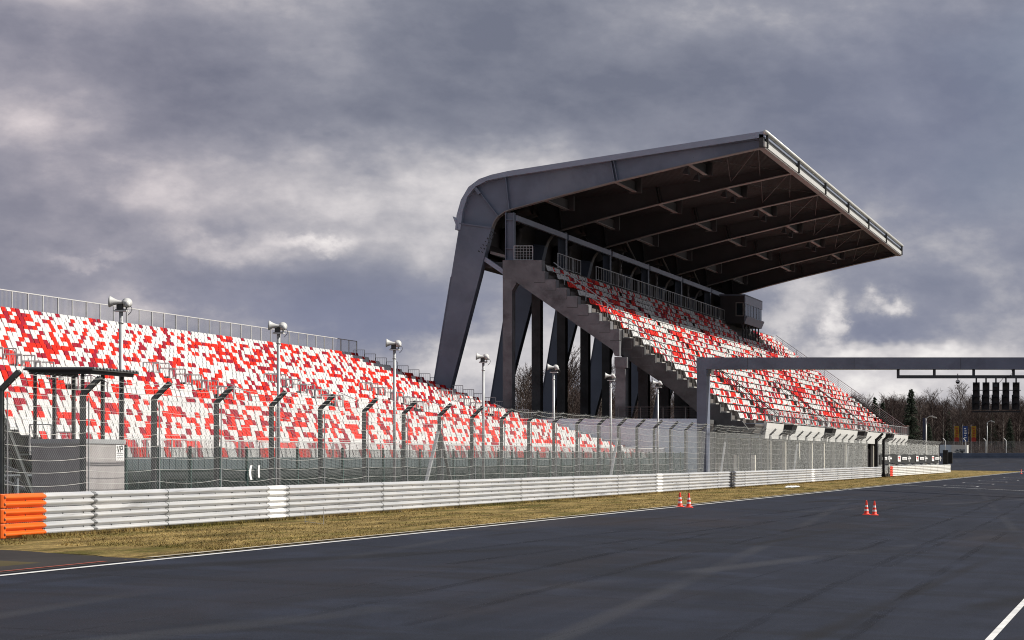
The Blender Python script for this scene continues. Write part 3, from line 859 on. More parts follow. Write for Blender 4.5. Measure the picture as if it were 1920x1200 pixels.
ORD = ['front', 'second', 'third', 'fourth', 'fifth', 'sixth', 'seventh', 'eighth', 'ninth', 'tenth', 'eleventh', 'twelfth', 'thirteenth', 'fourteenth', 'fifteenth', 'sixteenth', 'seventeenth', 'eighteenth',
       'nineteenth', 'twentieth', 'twenty-first', 'twenty-second', 'twenty-third', 'twenty-fourth', 'twenty-fifth', 'rearmost']
cnt = {}
rest = MB()
NAMES = ['white', 'red', 'maroon']
for q in sorted(allseats, key=lambda q: (q[0], q[1])):
    r, s, x, yv, z, c, px = q
    if (r, s) in top300:
        o = bpy.data.objects.new('stadium_seat', seat_me[c][0]); COL.objects.link(o); o.location = (x, yv, z); o.rotation_euler = (0, rng.uniform(-.03, .03), rng.uniform(-.02, .02))
        cnt[r] = cnt.get(r, 0) + 1; k = cnt[r]
        where = '%s from the left edge' % ('first' if k == 1 else ORD[k-1] if k <= 25 else 'number %d' % k)
        tag(o, '%s seat in the %s row of the open stand, %s' % (NAMES[c], ORD[r], where), 'seat', 'near seats of the open stand')
    else:
        if px < -400: continue
        k1 = rng.uniform(-.035, .035); k2 = rng.uniform(-.02, .02); rest.add([(x + a - k1 * cc + k2 * bb, yv + bb - k2 * a, z + cc) for a, bb, cc in SV], SF, c)
b_seats = [m for _, m in SEATCOL]
tag(rest.build('stadium_seats', b_seats), 'remaining white, red and maroon seats filling the long open stand', 'seats', kind='stuff')

# ------------------------------------------------------------------ canopy grandstand
SY0 = 167.0; SCL = F / SY0
def P2(px, py): return ((px - VX) / SCL, H + (VY - py) / SCL)             # (x, z) in the near end plane
BAY = 14.66; NFR = 7; SY1 = 270.0; RY1 = SY0 + BAY * 6 + .6
cs = empty('grandstand', (-40, SY0, 0), 'tall grandstand with steel portal frames and deep cantilever roof', 'grandstand')
# frame outline
web_out = [P2(*p) for p in ((865,420),(868,398),(877,368),(893,349),(918,336),(950,330),(1436,260))]
web_in = [P2(*p) for p in ((1436,276),(1300,306),(1150,342),(1050,368),(960,393),(947,398),(935,407),(928,417),(924,428))]
leg = [P2(865,420), P2(924,428), P2(902,520), P2(855,700)]
dx_in = (P2(855,700)[0] - P2(902,520)[0]) / (P2(902,520)[1] - P2(855,700)[1])
leg.append((P2(855,700)[0] + dx_in * P2(855,700)[1], 0))
dxo = (P2(820,697)[0] - P2(849,520)[0]) / (P2(849,520)[1] - P2(820,697)[1])
leg.append((P2(820,697)[0] + dxo * P2(820,697)[1], 0)); leg += [P2(820,697), P2(849,520)]
fr = empty('portal_frame', (0, SY0, 0)); fr.parent = cs; fr.location = Vector((0, SY0, 0)) - cs.location
bpy.context.view_layer.update()
def frame_parts():
    out = []
    b = MB(); b.prismY(leg, SY0 - .42, SY0 + .42)
    for p, q in zip([leg[7], leg[6]], [leg[6], leg[5]]): b.bar((p[0], SY0 - .44, p[1]), (q[0], SY0 - .44, q[1]), .06, .06)
    b.bar((*[leg[0][0]], SY0 - .46, leg[0][1]), (leg[1][0], SY0 - .46, leg[1][1]), .10, .10)
    out.append(('leg', b, M['steel']))
    b = MB(); b.prismY(web_out + web_in, SY0 - .05, SY0 + .05)
    for p, q in (((950,331),(957,394)), ((893,350),(936,406)), ((1147,302),(1154,341)), ((1152,301),(1160,340))):
        a, c = P2(*p), P2(*q); b.bar((a[0], SY0 - .2, a[1]), (c[0], SY0 - .2, c[1]), .3, .05, up=(0, 1, 0) if False else (1, 0, 0.01))
    a = P2(895, 358); b.bar((a[0] - .1, SY0 - .3, a[1] + .25), (a[0] + .28, SY0 - .3, a[1] - .25), .3, .22)
    out.append(('rafter', b, M['steel']))
    b = MB()
    for p, q in zip(web_in, web_in[1:]): b.bar((p[0], SY0, p[1]), (q[0], SY0, q[1]), .62, .06)
    out.append(('bottom_flange', b, M['flange']))
    b = MB()
    for p, q in zip(web_out, web_out[1:]): b.bar((p[0], SY0, p[1]), (q[0], SY0, q[1]), .62, .05)
    out.append(('top_flange', b, M['steel']))
    return out
fmesh = []
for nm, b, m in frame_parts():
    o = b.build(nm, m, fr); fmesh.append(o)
    if nm == 'rafter': shaded_rafter = o.data.copy(); shaded_rafter.materials[0] = M['steel_dark']  # rafters farther in: shade under the roof put into a darker colour
    # parent offset: build() subtracts the frame's and the stand's location
for k in range(1, NFR):
    c = fr.copy(); COL.objects.link(c); c.parent = cs; c.location = fr.location + Vector((0, BAY * k, 0))
    for o in fmesh:
        d = o.copy(); COL.objects.link(d); d.parent = c
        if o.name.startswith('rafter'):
            d.data = shaded_rafter
# marks stencilled on the nearest leg
b = MB(); 
for row in range(2):
    a = P2(900 + row * 6, 471 + row * 1.5)
    for i in range(7):
        x = a[0] + i * .16; z = a[1] + i * .235
        ww = .09 if (i * 3 + row) % 4 else .14
        b.bar((x, SY0 - .428, z), (x + .10, SY0 - .428, z - (.07 if i % 2 else .1)), .012, ww * .6)
b.build('stencil_marks', M['ink'], cs)

# roof skin following the frames
sk_out = [P2(*p) for p in ((857,432),(860,404),(868,376),(882,352),(902,337),(925,329),(957,322),(1438,247))]
sk_in = [P2(*p) for p in ((1436,258.5),(950,333),(917,340),(895,351),(880,370),(871,398),(867,432))]
b = MB(); b.prismY(sk_out + sk_in, SY0 - .5, RY1); b.build('roof_skin', M['roofskin'], cs, recalc=True)
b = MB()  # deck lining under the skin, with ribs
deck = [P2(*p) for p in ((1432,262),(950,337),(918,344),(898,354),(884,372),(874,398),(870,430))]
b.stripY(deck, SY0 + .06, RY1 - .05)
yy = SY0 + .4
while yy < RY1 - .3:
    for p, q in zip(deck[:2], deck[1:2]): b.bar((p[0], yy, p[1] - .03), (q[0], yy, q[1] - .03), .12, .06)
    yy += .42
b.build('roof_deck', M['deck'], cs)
g0 = P2(855, 404); gq = P2(851, 406)
b = MB(); b.prismY([P2(862,432), P2(853,407), P2(860,413)], SY0 - .55, RY1); b.build('rear_gutter', M['roofskin'], cs, recalc=True)
# front edge: pipe, dark channel, white strip
fx = P2(1437, 250); b = MB()
b.tube((fx[0] + .02, SY0 - .6, fx[1] + .02), (fx[0] + .02, RY1 + .1, fx[1] + .02), .16, n=12)
b.build('front_gutter', M['gutter'], cs, True)
zs0 = P2(1437, 276.5)[1]; zs1 = P2(1437, 267)[1]
b = MB(); b.box(fx[0] - .12, fx[0] + .02, SY0 - .5, RY1, zs0, zs1); b.build('front_strip', M['gutter'], cs)
b = MB(); b.box(fx[0] - .45, fx[0] - .13, SY0 - .5, RY1, zs0 - .03, fx[1] - .14)
for k in range(7): b.bar((fx[0] + .03, SY0 + BAY * k, zs0 - .05), (fx[0] + .03, SY0 + BAY * k, fx[1] - .1), .25, .1)
b.box(fx[0] - .55, fx[0] - .02, SY0 - .4, RY1, zs0 - .12, zs0 - .04, 1)
b.build('front_channel', [M['booth_dark'], M['flange']], cs)
# rear wall of the concourse, slab and rear beam line
b = MB(); b.prismY([P2(872,430), P2(920,470), P2(922,478), P2(874,438)], SY0 + .5, RY1)
xw = -49.6; b.box(xw - .06, xw + .06, SY0 + .5, RY1, 15.9, 20.6); b.build('rear_wall', M['charcoal'], cs)
for k in range(6):   # curved ribs of ducting on the wall in each bay
    b = MB(); y0 = SY0 + BAY * k + 5.2
    for dy in (0, 1.6):
        P = []
        for i in range(8): t = i / 7; P.append((-49.2 + 1.9 * t ** 2.2, y0 + dy, 16.3 + 4.4 * math.sin(t * 1.5)))
        b.path(P, .55, 10)
    b.build('duct', M['charcoal'], cs, True)
zc = P2(960, 490)[1]
b = MB(); b.box(-50.0, -45.8, SY0 + .3, SY1, zc - .45, zc - .02); b.build('concourse_slab', M['concrete_dark'], cs)
b = MB(); p, q = P2(911, 487), P2(948, 513); b.prismY([P2(911,482), P2(948,507), P2(948,517), P2(909,490)], SY0 - .25, SY0 + .25)
b.build('rear_strut', M['roofskin'], cs, recalc=True)
b = MB(); p, q = P2(918, 473), P2(949, 481); b.bar((p[0], SY0 + .3, p[1]), (q[0], SY0 + .3, q[1]), .2, .2); b.build('rear_tie', M['flange'], cs)
xb, zb_ = P2(965, 406)
for k in range(NFR):
    yk = SY0 + BAY * k
    b = MB()
    xa, xc = P2(949, 400)[0], P2(965, 400)[0]
    zt_ = P2(955, 399)[1]
    for xx in (xa, xc - .06): b.box(xx, xx + .06, yk - .25, yk + .25, zc, zt_)
    b.box(xa + .061, xc - .061, yk - .03, yk + .03, zc, zt_)
    for z in (zt_ - .55, zc + .9, zc + .05): b.box(xa + .061, xc - .061, yk - .2, yk - .031, z, z + .06)
    b.build('steel_stub_column', M['steel'], cs)
    if k < NFR - 1:
        b = MB(); b.box(xb - .12, xb + .12, yk + .26, yk + BAY - .26, zb_ - .28, zb_ + .12); b.build('rear_beam', M['flange'] if False else M['roofskin'], cs)
for k in (2, 3, 4):
    yk = SY0 + BAY * k; b = MB(); x = -47.9
    for (a, c) in (((.4, zc), (.62, zb_ + 2.4)), ((.6, zc), (.38, zb_ + 2.4))):
        b.bar((x, yk + BAY * a[0] if False else yk + BAY * a[0], a[1]), (x, yk + BAY * c[0], c[1]), .12, .12)
    b.bar((x, yk + .3, zb_), (x, yk + BAY * .5, zb_ + 2.6), .12, .12); b.bar((x, yk + BAY - .3, zb_), (x, yk + BAY * .5, zb_ + 2.6), .12, .12)
    b.build('cross_bracing', M['flange'], cs)
# purlin stubs and floodlights under the roof
def on_in(px):
    for a, c in zip(((1436,276),(1300,306),(1150,342),(1050,368),(960,393)), ((1300,306),(1150,342),(1050,368),(960,393),(947,398))):
        if c[0] <= px <= a[0]: t = (px - a[0]) / (c[0] - a[0]); return P2(px, a[1] + (c[1] - a[1]) * t)
for k in range(6):
    yk = SY0 + BAY * k + .35
    for px in (1290, 1152, 1020):
        x, z = on_in(px); b = MB()
        b.bar((x, yk, z + .05), (x, yk + 6.2, z + .05), .34, .06); b.box(x - .05, x + .05, yk, yk + 6.2, z + .085, z + .8, 1)
        b.box(x - .5, x + .5, yk + 6.2, yk + 6.45, z - .02, z + 1.1, 1)
        b.build('purlin_stub', [M['flange'], M['steel_dark']], cs)
    x, z = on_in(1290)
    for dy in (.8, 4.6):
        b = MB(); yv = yk + dy
        b.bar((x - .28, yv, z - .02), (x - .28, yv, z - .28), .05, .05)
        b.prismY([(x - .62, z - .55), (x - .16, z - .62), (x - .20, z - .16), (x - .40, z - .16)], yv - .28, yv + .28)
        b.build('floodlight', M['blackish'], cs)
    b = MB(); zr = P2(1400, 290)[1]
    xq0 = P2(1420, 280)[0]; xq1 = P2(1300, 306)[0]; z0q = P2(1420, 274)[1]; z1q = P2(1300, 296)[1]
    for a, c in ((0, 1), (1, 0)):
        b.bar((xq0, yk + BAY * a, z0q), (xq1, yk + BAY * c - .4, z1q), .05, .05)
    b.bar((xq0, yk, z0q), ((xq0 + xq1) / 2, yk + BAY - .4, (z0q + z1q) / 2), .04, .04); b.bar(((xq0 + xq1) / 2, yk, (z0q + z1q) / 2), (xq1, yk + BAY - .4, z1q), .04, .04)
    b.build('roof_bracing', M['steel_dark'], cs)

# seating tier
TR, RI, NR = .79, .605, 19
L0, Z0 = 30.4, 4.30
tier = [(-(L0 + TR * i), Z0 + RI * i) for i in range(NR)]
prof = [(-L0 + .9, Z0 - .12), (-L0 + .9, Z0)]
for i, (x, z) in enumerate(tier):
    if i: prof.append((x, prof[-1][1]))
    prof.append((x, z))
ztop_ = prof[-1][1]; prof += [(-(L0 + TR * NR), ztop_), (-(L0 + TR * NR), zc), (-47.2, zc)]
under = [(x - .35, z - .55) for x, z in reversed(prof)]
b = MB(); b.prismY(prof + under, SY0 + .35, SY1); b.build('seating_tier', M['tier'], cs)
# stepped concrete stringer at the near end
def stringer(yA, yB, px0, px1, low_pts, m, name, rise=.12):
    up_ = []
    for i, (x, z) in reversed(list(enumerate(tier))):
        pxx = VX + x * SCL
        if px0 - 25 <= pxx <= px1 + 25: up_ += [(x - TR, z + rise), (x, z + rise)]
    poly = up_ + [P2(*p) for p in low_pts]
    b = MB(); b.prismY(poly, yA, yB); return b.build(name, m, cs, recalc=True)
up_ = [P2(948, 489), P2(1000, 489)]
b = MB()
top = [(x0_, zc + .03) for x0_ in (P2(948,0)[0], tier[-1][0] - .25)]
for i in range(NR - 1, -1, -1):
    x, z = tier[i]; top += [(x - TR - .004 if i < NR - 1 else tier[-1][0] - .246, z + .20), (x, z + .20)]
xcut = P2(1166, 0)[0]
hi = [p for p in top if p[0] < xcut]; lo_ = [p for p in top if p[0] >= xcut]
zj = hi[-1][1]
poly = hi + [(xcut, zj), P2(1166, 668), P2(1157, 668), P2(1153, 657), P2(968, 527), P2(964, 523), P2(948, 523)]
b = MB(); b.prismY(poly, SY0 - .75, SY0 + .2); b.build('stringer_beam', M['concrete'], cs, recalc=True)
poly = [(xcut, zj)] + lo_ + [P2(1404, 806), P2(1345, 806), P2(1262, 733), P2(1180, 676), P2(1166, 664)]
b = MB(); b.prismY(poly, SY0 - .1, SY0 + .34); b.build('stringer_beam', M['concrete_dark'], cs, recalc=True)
# coarse joints between the step blocks on the near face
b = MB()
for i in range(8, NR):
    x, z = tier[i]; b.box(x - .02, x + .02, SY0 - .757, SY0 - .751, z - .62, z + .06); b.box(x - TR, x, SY0 - .757, SY0 - .751, z - .64, z - .60)
b.build('step_joint', M['concrete_dark'], cs)
# step joints and small nosings that catch the light on the first aisle
b = MB()
for i, (x, z) in enumerate(tier):
    b.box(x + .004, x + TR * .5, SY0 + .345, SY0 + 1.45, z - RI + .003, z - RI * .5)
b.build('aisle_stair', M['concrete_pale'], cs)
# columns
x0c, x1c = P2(948, 0)[0], P2(965, 0)[0]
b = MB(); b.box(x0c, x1c, SY0 - .72, SY0 + .18, 0, P2(0, 493)[1])
b.prismY([(x1c, P2(0,521)[1]), (P2(973,0)[0], P2(0,523)[1]), (P2(973,0)[0], P2(0,533)[1]), (x1c + .002, P2(0,546)[1])], SY0 - .70, SY0 + .16)
b.build('column', M['concrete'], cs)
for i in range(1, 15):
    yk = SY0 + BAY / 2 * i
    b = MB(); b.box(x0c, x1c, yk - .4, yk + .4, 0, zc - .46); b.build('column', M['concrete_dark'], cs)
zter = 4.62
xa, xc_ = P2(1157, 0)[0], P2(1176, 0)[0]
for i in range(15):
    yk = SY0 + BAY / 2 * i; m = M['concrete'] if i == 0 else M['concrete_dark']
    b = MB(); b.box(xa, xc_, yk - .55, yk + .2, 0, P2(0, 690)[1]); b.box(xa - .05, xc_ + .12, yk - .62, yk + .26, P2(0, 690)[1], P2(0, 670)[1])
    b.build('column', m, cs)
for i in range(1, 15):     # inclined beams carrying the tier farther in
    yk = SY0 + BAY / 2 * i
    b = MB(); b.prismY([(tier[0][0] - .3, Z0 - .8), (tier[-1][0], tier[-1][1] - .8), (tier[-1][0] - .4, tier[-1][1] - 2.0), (tier[0][0] - .8, Z0 - 1.6)], yk - .25, yk + .25)
    b.build('raker_beam', M['concrete_dark'], cs, recalc=True)
# podium
b = MB(); b.box(-49, -32.4, SY0 - 2.2, SY0 - 1.9, 0, zter); b.build('podium_wall', M['white_wall'], cs)
b = MB(); b.box(-49, -32.4, SY0 - 1.9, SY1, zter - .35, zter - .06); b.build('terrace_slab', M['concrete_dark'], cs)
b = MB(); b.box(-32.6, -32.41, SY0 - 1.89, SY1, 0, zter - .36)
yy = SY0 - 1.5
while yy < SY1: b.box(-32.40, -32.34, yy, yy + .12, 0, zter - .4, 1); yy += 1.3
b.box(-32.40, -32.33, SY0 - 1.8, SY1, 2.5, 2.62, 1)
b.build('podium_glazing', [M['charcoal'], M['booth_dark']], cs)
b = MB(); b.box(-32.3, -29.5, 171.2, 171.5, 3.3, 4.4); b.build('podium_return', M['white_wall'], cs)
b = MB(); b.prismY([(-29.42, 3.25), (-29.25, 4.42), (-29.5, 4.42), (-29.62, 3.25)], 171.0, SY1 - 2); b.build('front_fascia', M['white_paint'], cs, recalc=True)
b = MB(); b.box(-32.3, -29.63, 171.55, SY1 - 2, 3.25, 3.4); b.build('walkway_slab', M['concrete_dark'], cs)
for i in range(15):
    yk = 161.0 + 7.05 * i
    if yk < 171: continue
    MB().box(-29.95, -29.65, yk - .16, yk + .16, 0, 3.24).build('front_column', M['cream'], cs)
for yk in (161.5, 168.3):
    MB().box(-29.95, -29.65, yk - .16, yk + .16, 0, 2.0).build('front_column', M['cream'], cs)
for yk in (180, 202, 224, 247):
    b = MB(); b.prismY([(-29.24, 4.36), (-28.55, 4.36), (-28.75, 3.72), (-29.3, 3.62)], yk - 1.1, yk + 1.1); b.prismY([(-29.24, 4.37), (-28.5, 4.37), (-28.5, 4.46), (-29.24, 4.46)], yk - 1.15, yk + 1.15, 1)
    b.build('canopy_box', [M['blackish'], M['concrete_pale']], cs, recalc=True)
# railings of the canopy stand
b = MB(); railing(b, (-39.0, SY0 - 2.0, zter), (-32.5, SY0 - 2.0, zter), .85, 1.75, 0, .05, .01, .05, .2)
for h in (.35, .5, .65): b.bar((-39.0, SY0 - 2.0, zter + h), (-32.5, SY0 - 2.0, zter + h), .02, .02)
b.build('terrace_railing', M['steel_dark'], cs)
b = MB(); railing(b, (-29.4, 171.2, 4.42), (-29.4, SY1 - 2, 4.42), .95, 2.0, .33, .045, .012, .045); b.build('front_railing', M['galv'], cs)
xr = -(L0 + TR * NR) - .1
b = MB(); railing(b, (xr, SY0 + 6.2, zc), (xr, SY0 + 13.0, zc), 1.15, 2.55, .85, .06, .04, .07)
railing(b, (xr, SY0 + 18.0, zc), (xr, RY1 - 8, zc), 1.15, 2.55, .85, .06, .04, .07); b.build('concourse_railing', M['galv'], cs)
b = MB()
railing(b, (P2(966,0)[0], SY0 - .3, zc), (P2(1001,0)[0], SY0 - .3, zc), 1.1, 1.3, 0, .05, .012, .05, .1)
for h in (.3, .5, .7, .9): b.bar((P2(966,0)[0], SY0 - .3, zc + h), (P2(1001,0)[0], SY0 - .3, zc + h), .02, .02)
for i in range(6): xx = P2(966,0)[0] + 1.36 * i / 6; b.bar((xx, SY0 - .3, zc), (xx, SY0 - .3, zc + 1.1), .02, .02)
b.build('landing_railing', M['galv'], cs)
b = MB()
def handrail(b, ya, i0, i1, h=1.0):
    p = Vector((tier[i0][0], ya, tier[i0][1])); q = Vector((tier[i1][0], ya, tier[i1][1]))
    b.bar(p + Vector((0,0,h)), q + Vector((0,0,h)), .06, .06); b.bar(p + Vector((0,0,h*.55)), q + Vector((0,0,h*.55)), .04, .04)
    for i in range(i0, i1 + 1, 2 if i1 > i0 else -2): b.bar((tier[i][0], ya, tier[i][1]), (tier[i][0], ya, tier[i][1] + h), .05, .05)
handrail(b, SY0 + 1.7, 7, 18, 1.05)
b.build('stair_handrail', M['galv'], cs)
STAIRS = (182, 209, 236, 262)
for ya in STAIRS:
    b = MB()
    for dy in (0, 1.2): handrail(b, ya + dy, 0, 6, 1.0)
    b.build('stair_handrail', M['steel_dark'], cs)
b = MB()
p = Vector((tier[0][0] + .8, SY1 - .1, Z0)); q = Vector((tier[-1][0] - .5, SY1 - .1, tier[-1][1]))
for h in (.25, .45, .65, .85, 1.1): b.bar(p + Vector((0,0,h)), q + Vector((0,0,h)), .03 if h < 1 else .06, .03 if h < 1 else .06)
for i in range(NR + 1):
    if i % 2 == 0: c = p.lerp(q, i / NR); b.bar(c, c + Vector((0,0,1.1)), .05, .05)
b.build('end_railing', M['galv'], cs)
b = MB(); b.box(-30.0, -29.4, SY1 - 1.9, SY1 + .3, 4.42, 5.6)
for i in range(8): b.box(-29.39, -29.37, SY1 - 1.8 + .25 * i, SY1 - 1.72 + .25 * i, 4.45, 5.55, 1)
b.build('end_box', [M['brownbox'], M['steel_dark']], cs)

# seats of the canopy stand
NS2 = int((SY1 - .6 - (SY0 + 1.6)) / .5)
grid2 = mosaic(NR, NS2, 21, .12)
rows2 = MB(); seats2 = []
for r, (x, z) in enumerate(tier):
    for s in range(NS2):
        yv = SY0 + 1.7 + .5 * s
        if r < 7 and any(a - .1 < yv < a + 1.35 for a in STAIRS): continue
        if r >= 7 and any(a - .1 < yv < a + 1.1 for a in (188, 210, 232, 254)): continue
        if 236.5 < yv < 252 and r > 15: continue
        if r == 0 and s % 9 > 6: continue
        seats2.append((r, s, x - .40, yv, z, grid2[r][s]))
S2 = sorted(seats2, key=lambda q: q[3])
pick = set((q[0], q[1]) for q in S2[:300]); cnt = {}
for q in sorted(seats2, key=lambda q: (q[0], q[1])):
    r, s, x, yv, z, c = q
    if (r, s) in pick:
        o = bpy.data.objects.new('arena_seat', seat_me[c][0]); COL.objects.link(o); o.location = (x, yv, z); o.rotation_euler = (0, rng.uniform(-.03, .03), rng.uniform(-.02, .02))
        cnt[r] = cnt.get(r, 0) + 1; k = cnt[r]
        tag(o, '%s seat in the %s row of the canopy grandstand, %s from near end' % (NAMES[c], ORD[r], 'first' if k == 1 else ORD[k-1] if k <= 25 else 'number %d' % k), 'seat', 'near seats of the canopy grandstand')
    else:
        k1 = rng.uniform(-.035, .035); k2 = rng.uniform(-.02, .02); rows2.add([(x + a - k1 * cc + k2 * bb, yv + bb - k2 * a, z + cc) for a, bb, cc in SV], SF, c)
tag(rows2.build('arena_seats', b_seats), 'remaining white and red seats running far along the canopy grandstand', 'seats', kind='stuff')

# commentary box on stilts
cb = empty('commentary_box', (-44, 240, 14), 'grey commentary cabin with window band on stilts at the far top of the grandstand', 'cabin')
bx0, bx1, by0, by1 = -46.0, -43.4, 240.0, 250.4; bz0, bz1 = 15.95, 18.95
b = MB(); b.box(bx0, bx1 - .04, by0, by1, bz0, bz1 - .1); b.build('wall', M['steel_dark'], cb)
b = MB(); b.box(bx0 - .08, bx1 + .05, by0 - .08, by1 + .08, bz1 - .098, bz1 + .06); b.build('roof', M['steel'], cb)
b = MB(); b.box(bx1 - .038, bx1 + .06, by0, by1, bz0 + 2.1, bz1 - .1); b.prismY([(bx1 - .038, bz0), (bx1 + .28, bz0 + .75), (bx1 + .20, bz0 + .82), (bx1 - .038, bz0 + .82)], by0, by1); b.build('cladding', M['roofskin'], cb, recalc=True)
for i in range(6):
    ya = by0 + .25 + (by1 - by0 - .4) * i / 6
    w = MB(); w.box(bx1 - .036, bx1 + .03, ya, ya + .12, bz0 + .83, bz0 + 2.09); w = w.build('window', M['roofskin'], cb)
    MB().box(bx1 - .036, bx1 + .0, ya + .122, ya + (by1 - by0 - .4) / 6 - .01, bz0 + .84, bz0 + 2.08).build('pane', M['glass'], w)
w = MB()
for a in ((bx1 - .95, bx1 - .87, bz0 + .75, bz0 + 2.2), (bx1 - .2, bx1 - .12, bz0 + .75, bz0 + 2.2)): w.box(a[0], a[1], by0 - .05, by0 - .003, a[2], a[3])
w.box(bx1 - .869, bx1 - .201, by0 - .05, by0 - .003, bz0 + .75, bz0 + .83); w.box(bx1 - .869, bx1 - .201, by0 - .05, by0 - .003, bz0 + 2.12, bz0 + 2.2)
w = w.build('window', M['concrete_pale'], cb)
MB().box(bx1 - .868, bx1 - .202, by0 - .03, by0 - .003, bz0 + .832, bz0 + 2.118).build('pane', M['glass'], w)
for i in range(6):
    ya = by0 + .4 + (by1 - by0 - .8) * i / 5
    for xx in (bx1 - .3, bx0 + .5):
        zf = Z0 + RI * int((-xx - L0) / TR)
        MB().bar((xx, ya, zf), (xx, ya, bz0), .12, .12).build('leg', M['steel_dark'], cb)
b = MB()
for i in range(5):
    ya = by0 + .4 + (by1 - by0 - .8) * i / 5; yb = ya + (by1 - by0 - .8) / 5
    b.bar((bx1 - .3, ya, 13.6), (bx1 - .3, yb, bz0), .06, .06); b.bar((bx1 - .3, yb, 13.6), (bx1 - .3, ya, bz0), .06, .06)
b.build('brace', M['steel_dark'], cb)

# ------------------------------------------------------------------ start gantry
GY = 135.0; gs = F / GY
def G(px, py): return ((px - VX) / gs, H + (VY - py) / gs)
ga = empty('start_gantry', (-28.2, GY, 0), 'slate grey start gantry: square post and long beam over the track', 'gantry')
px0, _ = G(1306.5, 0); px1, _ = G(1324.5, 0); zt0 = G(0, 692)[1]; zt1 = G(0, 670)[1]
b = MB(); b.box(px0, px1, GY, GY + 1.1, 0, zt0 - .002); b.box(px0 - .15, px1 + .15, GY - .15, GY + 1.25, 0, .18); b.build('post', M['gantry'], ga)
b = MB(); b.box(px0 - .02, 7.0, GY - .003, GY + 1.1, zt0, zt1)
for i in range(5): xx = px0 + 3 + i * 6.3; b.box(xx, xx + .02, GY - .008, GY - .003, zt0 + .02, zt1 - .02, 1)
b.build('beam', [M['gantry'], M['hanger']], ga)
b = MB(); b.prismY([(px1 + .001, zt0 - .004), (px1 + .12, zt0 - .004), (px1 + .001, zt0 - .4)], GY + .1, GY + 1.0); b.build('haunch', M['gantry'], ga)
b = MB(); b.box(6.4, 7.0, GY, GY + 1.1, -1, zt0 - .002); b.build('post', M['gantry'], ga)
sig = empty('start_lights', (-11, GY + .5, 6), 'five black start light housings hanging from a frame under the gantry', 'start lights')
zb0 = G(0, 709)[1]; zb1 = G(0, 703)[1]
b = MB(); b.box(G(1680,0)[0], 2.0, GY + .35, GY + .5, zb0, zb1)
for px in (1682.5, 1750.5, 1824.5, 1899.5, 1975, 2050): xx = G(px, 0)[0]; b.box(xx - .08, xx + .08, GY + .35, GY + .5, zb1, zt0)
b.build('hanger_frame', M['hanger'], sig)
for px in (1829.5, 1847.8, 1866.4, 1885.2, 1904.4):
    xx = G(px, 0)[0]; z0_, z1_ = G(0, 768)[1], G(0, 716.5)[1]; zm = G(0, 740)[1]
    b = MB(); b.box(xx - .20, xx + .20, GY + .3, GY + .5, z0_, z1_); b.box(xx - .24, xx - .201, GY + .12, GY + .5, z0_, zm)
    b.bar((xx, GY + .42, z1_), (xx, GY + .42, zb0), .09, .09)
    h = b.build('housing', M['blackish'], sig)
    for q in range(4):
        zz = z1_ - .22 - q * (z1_ - z0_ - .44) / 3
        MB().tube((xx, GY + .292, zz), (xx, GY + .299, zz), .14, n=16).build('lens', M['charcoal'], h)
        v_ = MB()
        for t in range(9):
            a = R(-20 + 220 * t / 8); 
            for yy_, rr in ((GY + .298, .165), (GY + .10, .17)): v_.v.append((xx + math.cos(a) * rr, yy_, zz + math.sin(a) * rr))
        for t in range(8): v_.f.append((2*t, 2*t+1, 2*t+3, 2*t+2)); v_.m.append(0)
        v_.build('visor', M['blackish'], h)
b = MB(); xa_ = G(1822, 0)[0]; xb_ = G(1913, 0)[0]
b.box(xa_, xb_, GY + .38, GY + .44, G(0, 773)[1], G(0, 770)[1]); b.box(xa_, xb_, GY + .51, GY + .55, G(0, 732)[1], G(0, 730.5)[1]); b.build('tie_bar', M['blackish'], sig)
xm = G(1866, 0)[0]
MB().box(xm - .13, xm + .13, GY + .2, GY + .297, G(0, 725)[1], G(0, 718)[1]).build('junction_box', M['hanger'], sig)
P = [(xm + .05, GY + .3, G(0, 719)[1]), (xm + .25, GY + .3, G(0, 716)[1]), (xm + .45, GY + .3, G(0, 709)[1]), (xm + .9, GY + .32, zb1), (xm + 1.0, GY + .32, zb1 + .15), (xm + .95, GY + .32, zt0)]
MB().path(P, .015, 5).build('cable', M['blackish'], sig)
dm = empty('dome_camera', (G(1794, 0)[0], GY + .42, 6.5), 'small dome security camera hanging from the light frame', 'camera')
xx, zz = G(1794.5, 714); xx = G(1794.5, 0)[0]; zz = G(0, 715)[1]
MB().tube((xx, GY + .42, G(0, 700)[1]), (xx, GY + .42, zz + .1), .03).build('mount', M['railing'], dm)
b = MB(); b.lathe([(0, .10), (.06, .10), (.12, .05), (.13, -.02)], (xx, GY + .42, zz), (0, 0, 1), 14); b.build('shell', M['horn'], dm, True)
b = MB(); b.lathe([(.125, -.022), (.10, -.09), (.05, -.13), (0, -.14)], (xx, GY + .42, zz), (0, 0, 1), 14); b.build('dome', M['blackish'], dm, True)

